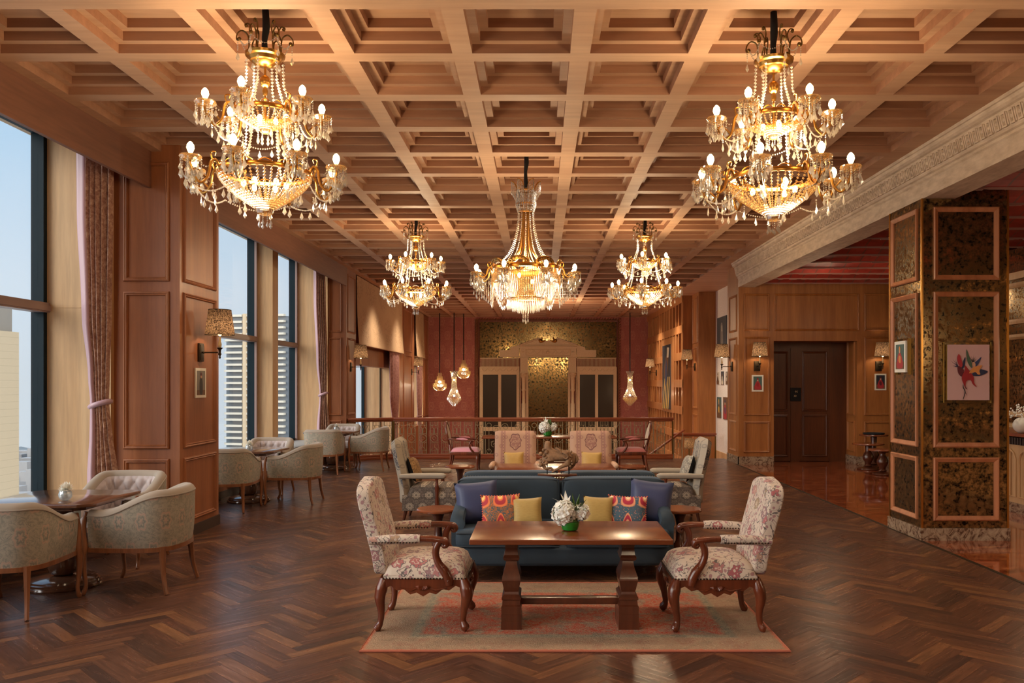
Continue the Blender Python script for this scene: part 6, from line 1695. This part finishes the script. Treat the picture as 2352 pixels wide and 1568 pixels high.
# ------------------------------------------------------------------ pictures (local +Y comes out of the wall, image right = -X)
def flat(*a): return plain('picture paint', c(*a), .6)
PM = {k: flat(*v) for k, v in dict(pink=(198, 160, 156), red=(150, 28, 34), dkred=(92, 24, 36), navy=(36, 40, 70), blue=(44, 56, 96), green=(70, 92, 72), orange=(208, 136, 70), skin=(200, 150, 120), teal=(70, 96, 92), dark=(48, 42, 40), grey=(120, 112, 104), cream=(206, 196, 176), yellow=(206, 170, 84), crimson=(168, 44, 52), night=(36, 40, 52), umber=(104, 72, 48)).items()}
def picture(label, loc, rz, w, h, fw, fmat, mat_w, bgc, shapes, depth=.03, group=None, fk=None):
    t = thing('picture', label, 'picture', loc, rz, group)
    m = MB().frame((-w / 2, 0, -h / 2), X, Z, w, h, [(0, 0), (0, -depth), (fw * .3, -depth - .008), (fw * .7, -depth), (fw, -depth * .5), (fw, 0)])
    for p in m.v: p.y = -p.y
    m.build('frame', fmat, t, smooth=30)
    d = depth * .4; iw, ih = w - 2 * fw, h - 2 * fw
    if mat_w:
        MB().box(-iw / 2, 0, -ih / 2, iw / 2, d, ih / 2).build('mount', M['matw'], t, smooth=0); iw -= 2 * mat_w; ih -= 2 * mat_w; d += .001
    m = MB().box(-iw / 2, 0, -ih / 2, iw / 2, d, ih / 2); mats = [PM[bgc]]
    for i, (cn, pts) in enumerate(shapes):
        if PM[cn] not in mats: mats.append(PM[cn])
        m.cm = mats.index(PM[cn]); k_ = len(pts)
        cpts = catmull([(a, b, 0) for a, b in pts], 3, True) if k_ > 4 else [Vector((a, b, 0)) for a, b in pts]
        d2 = d + .0006 * (i + 1)
        vs = [(-p.x * iw, d2, p.y * ih) for p in cpts]; m.a(vs, [tuple(range(len(vs)))])
    m.build('image', mats, t, smooth=0, fixn=False)
    return t
def robe(c1, c2): return [('umber', [(-.5, -.5), (.5, -.5), (.5, -.2), (-.5, -.2)]), (c1, [(-.3, -.45), (.32, -.45), (.36, -.2), (.2, .05), (.08, .16), (-.1, .16), (-.24, .02), (-.36, -.2)]), (c2, [(-.1, -.2), (.1, -.25), (.12, .0), (-.08, .05), (-.14, -.08)]), ('skin', [(-.06, .16), (.06, .16), (.08, .26), (0, .33), (-.08, .26)]), (c2, [(-.09, .27), (.09, .27), (.08, .36), (0, .42), (-.08, .36)])]
fl = lambda pts: [((u - 1390) / 640, (750 - v) / 860) for u, v in pts]
def spike(a, b, w_=7):
    d = Vector((b[0] - a[0], b[1] - a[1])).normalized(); n_ = Vector((-d.y, d.x)) * w_
    return fl([(a[0] + n_.x, a[1] + n_.y), b, (a[0] - n_.x, a[1] - n_.y)])
SH = [('navy', spike((1225, 665), q_)) for q_ in ((1105, 565), (1138, 540), (1175, 545), (1130, 640), (1132, 662))] + [('dark', spike((1450, 600), q_, 6)) for q_ in ((1398, 500), (1425, 488), (1462, 480), (1490, 500), (1508, 535))]
SH += [('dkred', fl([(1212, 660), (1215, 740), (1240, 792), (1285, 812), (1310, 720), (1255, 660)])), ('green', fl([(1350, 390), (1346, 480), (1368, 600), (1430, 685), (1428, 600), (1390, 500)])),
       ('navy', fl([(1330, 510), (1292, 590), (1278, 700), (1312, 660), (1330, 590)])), ('blue', fl([(1580, 510), (1520, 560), (1478, 600), (1476, 668), (1530, 622)])),
       ('navy', fl([(1680, 740), (1590, 705), (1545, 710), (1415, 785), (1480, 806), (1580, 797)])), ('crimson', fl([(1225, 465), (1203, 520), (1212, 600), (1250, 665), (1285, 650), (1278, 580), (1252, 500)])),
       ('red', fl([(1325, 640), (1322, 710), (1285, 790), (1273, 850), (1298, 920), (1330, 988), (1338, 905), (1370, 872), (1412, 872), (1445, 935), (1505, 980), (1465, 905), (1458, 820), (1400, 738)])),
       ('orange', fl([(1440, 680), (1500, 655), (1590, 640), (1560, 690), (1545, 735), (1560, 782), (1520, 782), (1480, 745), (1385, 765)])), ('skin', fl([(1450, 588), (1482, 612), (1478, 668), (1438, 645), (1436, 610)])),
       ('dark', fl([(1292, 925), (1288, 985), (1318, 1050), (1290, 1160), (1300, 1162), (1332, 1050), (1303, 985)])), ('dark', fl([(1300, 990), (1318, 1060), (1356, 1112), (1328, 1050)])), ('dkred', fl([(1312, 940), (1330, 1000), (1360, 1018), (1340, 985)]))]
picture('gilt framed painting of a red and navy exotic flower on pink, on the mirrored pillar', (xx(2221, 8.79), 8.77, zz(855, 8.79)), PI, .49, .636, .03, M['goldframe'], 0, 'pink', SH, .045)
picture('narrow gilt framed print of a red robed figure on the side of the mirrored pillar', (3.99 - .03, 9.22, 1.93), PI / 2, .33, .39, .025, M['goldframe'], .035, 'teal', robe('crimson', 'orange'), .05)
picture('small portrait of a dark standing figure below the near wall lamp', (-3.745, 9.28, 1.645), -PI / 2, .33, .37, .022, M['ebony'], .03, 'grey', [('umber', [(-.5, -.5), (.5, -.5), (.5, -.3), (-.5, -.3)]), ('dark', [(-.15, -.45), (.15, -.45), (.2, -.1), (.14, .18), (0, .24), (-.14, .18), (-.2, -.1)]), ('skin', [(-.06, .2), (.06, .2), (.08, .3), (0, .37), (-.08, .3)]), ('dkred', [(-.09, .31), (.09, .31), (.06, .4), (0, .43), (-.06, .4)])])
GQ = 'portraits beside the lift doors'
picture('small framed portrait in crimson left of the lift doors', (xx(1740, 17), 17.0, zz(880, 17)), PI, .27, .37, .018, M['frame_wood'], .03, 'teal', robe('crimson', 'red'), .025, GQ)
picture('small framed portrait in crimson right of the lift doors', (xx(2022, 17), 17.0, zz(877, 17)), PI, .27, .37, .018, M['frame_wood'], .03, 'night', robe('crimson', 'dkred'), .025, GQ)
ST = [('yellow', [(-.5 + .22 * k, -.5), (-.38 + .22 * k, -.5), (-.12 + .2 * k, .0), (-.2 + .2 * k, .0)]) for k in range(4)] + [('umber', [(-.3, .1), (-.05, .3), (.3, .42), (.2, .1), (-.1, -.05)]), ('blue', [(-.1, -.15), (.06, -.05), (.12, .15), (0, .28), (-.12, .1)]), ('cream', [(.1, .3), (.3, .3), (.4, .45), (.12, .46)])]
picture('tall silver framed painting of golden stripes on dark green in the lattice wall', (3.93, 26.1, 1.82), PI / 2, 1.75, 2.15, .09, M['silver'], 0, 'night', ST, .04)
GW = 'pictures on the white wall by the lift lobby'
gm = M['goldframe']
picture('large gilt framed dark painting highest on the white wall', (4.655, 21.5, 2.95), PI / 2, 1.3, .95, .1, gm, 0, 'night', [('grey', [(-.1, -.5), (.15, -.5), (.1, .2), (0, .3), (-.1, .2)]), ('cream', [(.0, .0), (.08, .0), (.06, .2), (.01, .2)])], .04, GW)
for i, (y, z, w_, h_, bgc, c1, c2, lab) in enumerate(((21.98, 1.76, .4, .44, 'cream', 'umber', 'dark', 'small gilt picture deepest in the upper row on the white wall'), (21.45, 1.76, .42, .46, 'night', 'cream', 'grey', 'small gilt picture in the middle of the upper row on the white wall'), (20.95, 1.76, .34, .44, 'grey', 'umber', 'cream', 'small gilt picture nearest the camera in the upper row on the white wall'),
        (21.85, 1.0, .62, .66, 'teal', 'umber', 'yellow', 'gilt framed picture deeper in the lower row on the white wall'), (21.12, 1.0, .6, .68, 'umber', 'crimson', 'blue', 'gilt framed picture nearer in the lower row on the white wall'))):
    picture(lab, (4.655, y, z), PI / 2, w_, h_, .06, gm, 0, bgc, robe(c1, c2), .03, GW)
# white flowers on the bar
t = thing('flower_vase', 'white round vase of small flowers at the right edge on the bar', 'vase', (xx(2346, 10.6), 10.6, 1.01))
MB().ball((0, 0, .1), .1, 10).build('vase', M['matw'], t)
m = MB(); r = random.Random(2)
for k in range(70):
    a, e_ = r.random() * 6.28, r.random() * 1.4; R = .16 * (.6 + .5 * r.random()); p = Vector((R * cos(a) * cos(e_), R * sin(a) * cos(e_), .19 + R * sin(e_))); m.bead(p, .014)
tag(m.build('flower_spray', M['white'], t), kind='stuff')
tag(MB().lathe([(.06, 0), (.075, .006), (.07, .016), (.02, .018)], 24).build('downlight', M['matw'], None, loc=(xx(1798, 9.95), 9.95, ZC - .017)), 'round white ceiling downlight beside the carved cornice', 'ceiling light')
# hall lamps behind the camera, then fill lights added for bar, lobby and atrium
for x_, y_, z_, p_ in ((-1.9, -1.2, 3.0, 120), (1.6, -1.2, 3.0, 120), (5.0, 14.8, 3.0, 16), (6.6, 13.6, 3.0, 18), (5.75, 4.0, 2.2, 60), (5.6, 9.0, 1.9, 12), (0.3, 24.5, 3.2, 200)):
    light('lamp', (x_, y_, z_), p_, WARM, .3)
# recessed ceiling downlights
def spot(x, y, z, p, ang=115):
    l = bpy.data.lights.new('downlight', 'SPOT'); l.energy = p; l.color = (1.0, .84, .64); l.spot_size = math.radians(ang); l.spot_blend = .8; l.shadow_soft_size = .18
    o = bpy.data.objects.new('downlight', l); COL.objects.link(o); o.location = (x, y, z)
for y_ in (2.3, 5.8, 9.4, 12.9, 16.4):
    for x_ in (-2.7, .3, 3.0): spot(x_, y_, 4.0, 65 if x_ == 3.0 else 100)
for y_ in (20.5, 24, 27.5):
    for x_ in (-3.2, 0.3, 3.2): spot(x_, y_, 4.0, 320)
for y_ in (6, 10.5, 15.2): spot(5.7, y_, 3.55, 85)
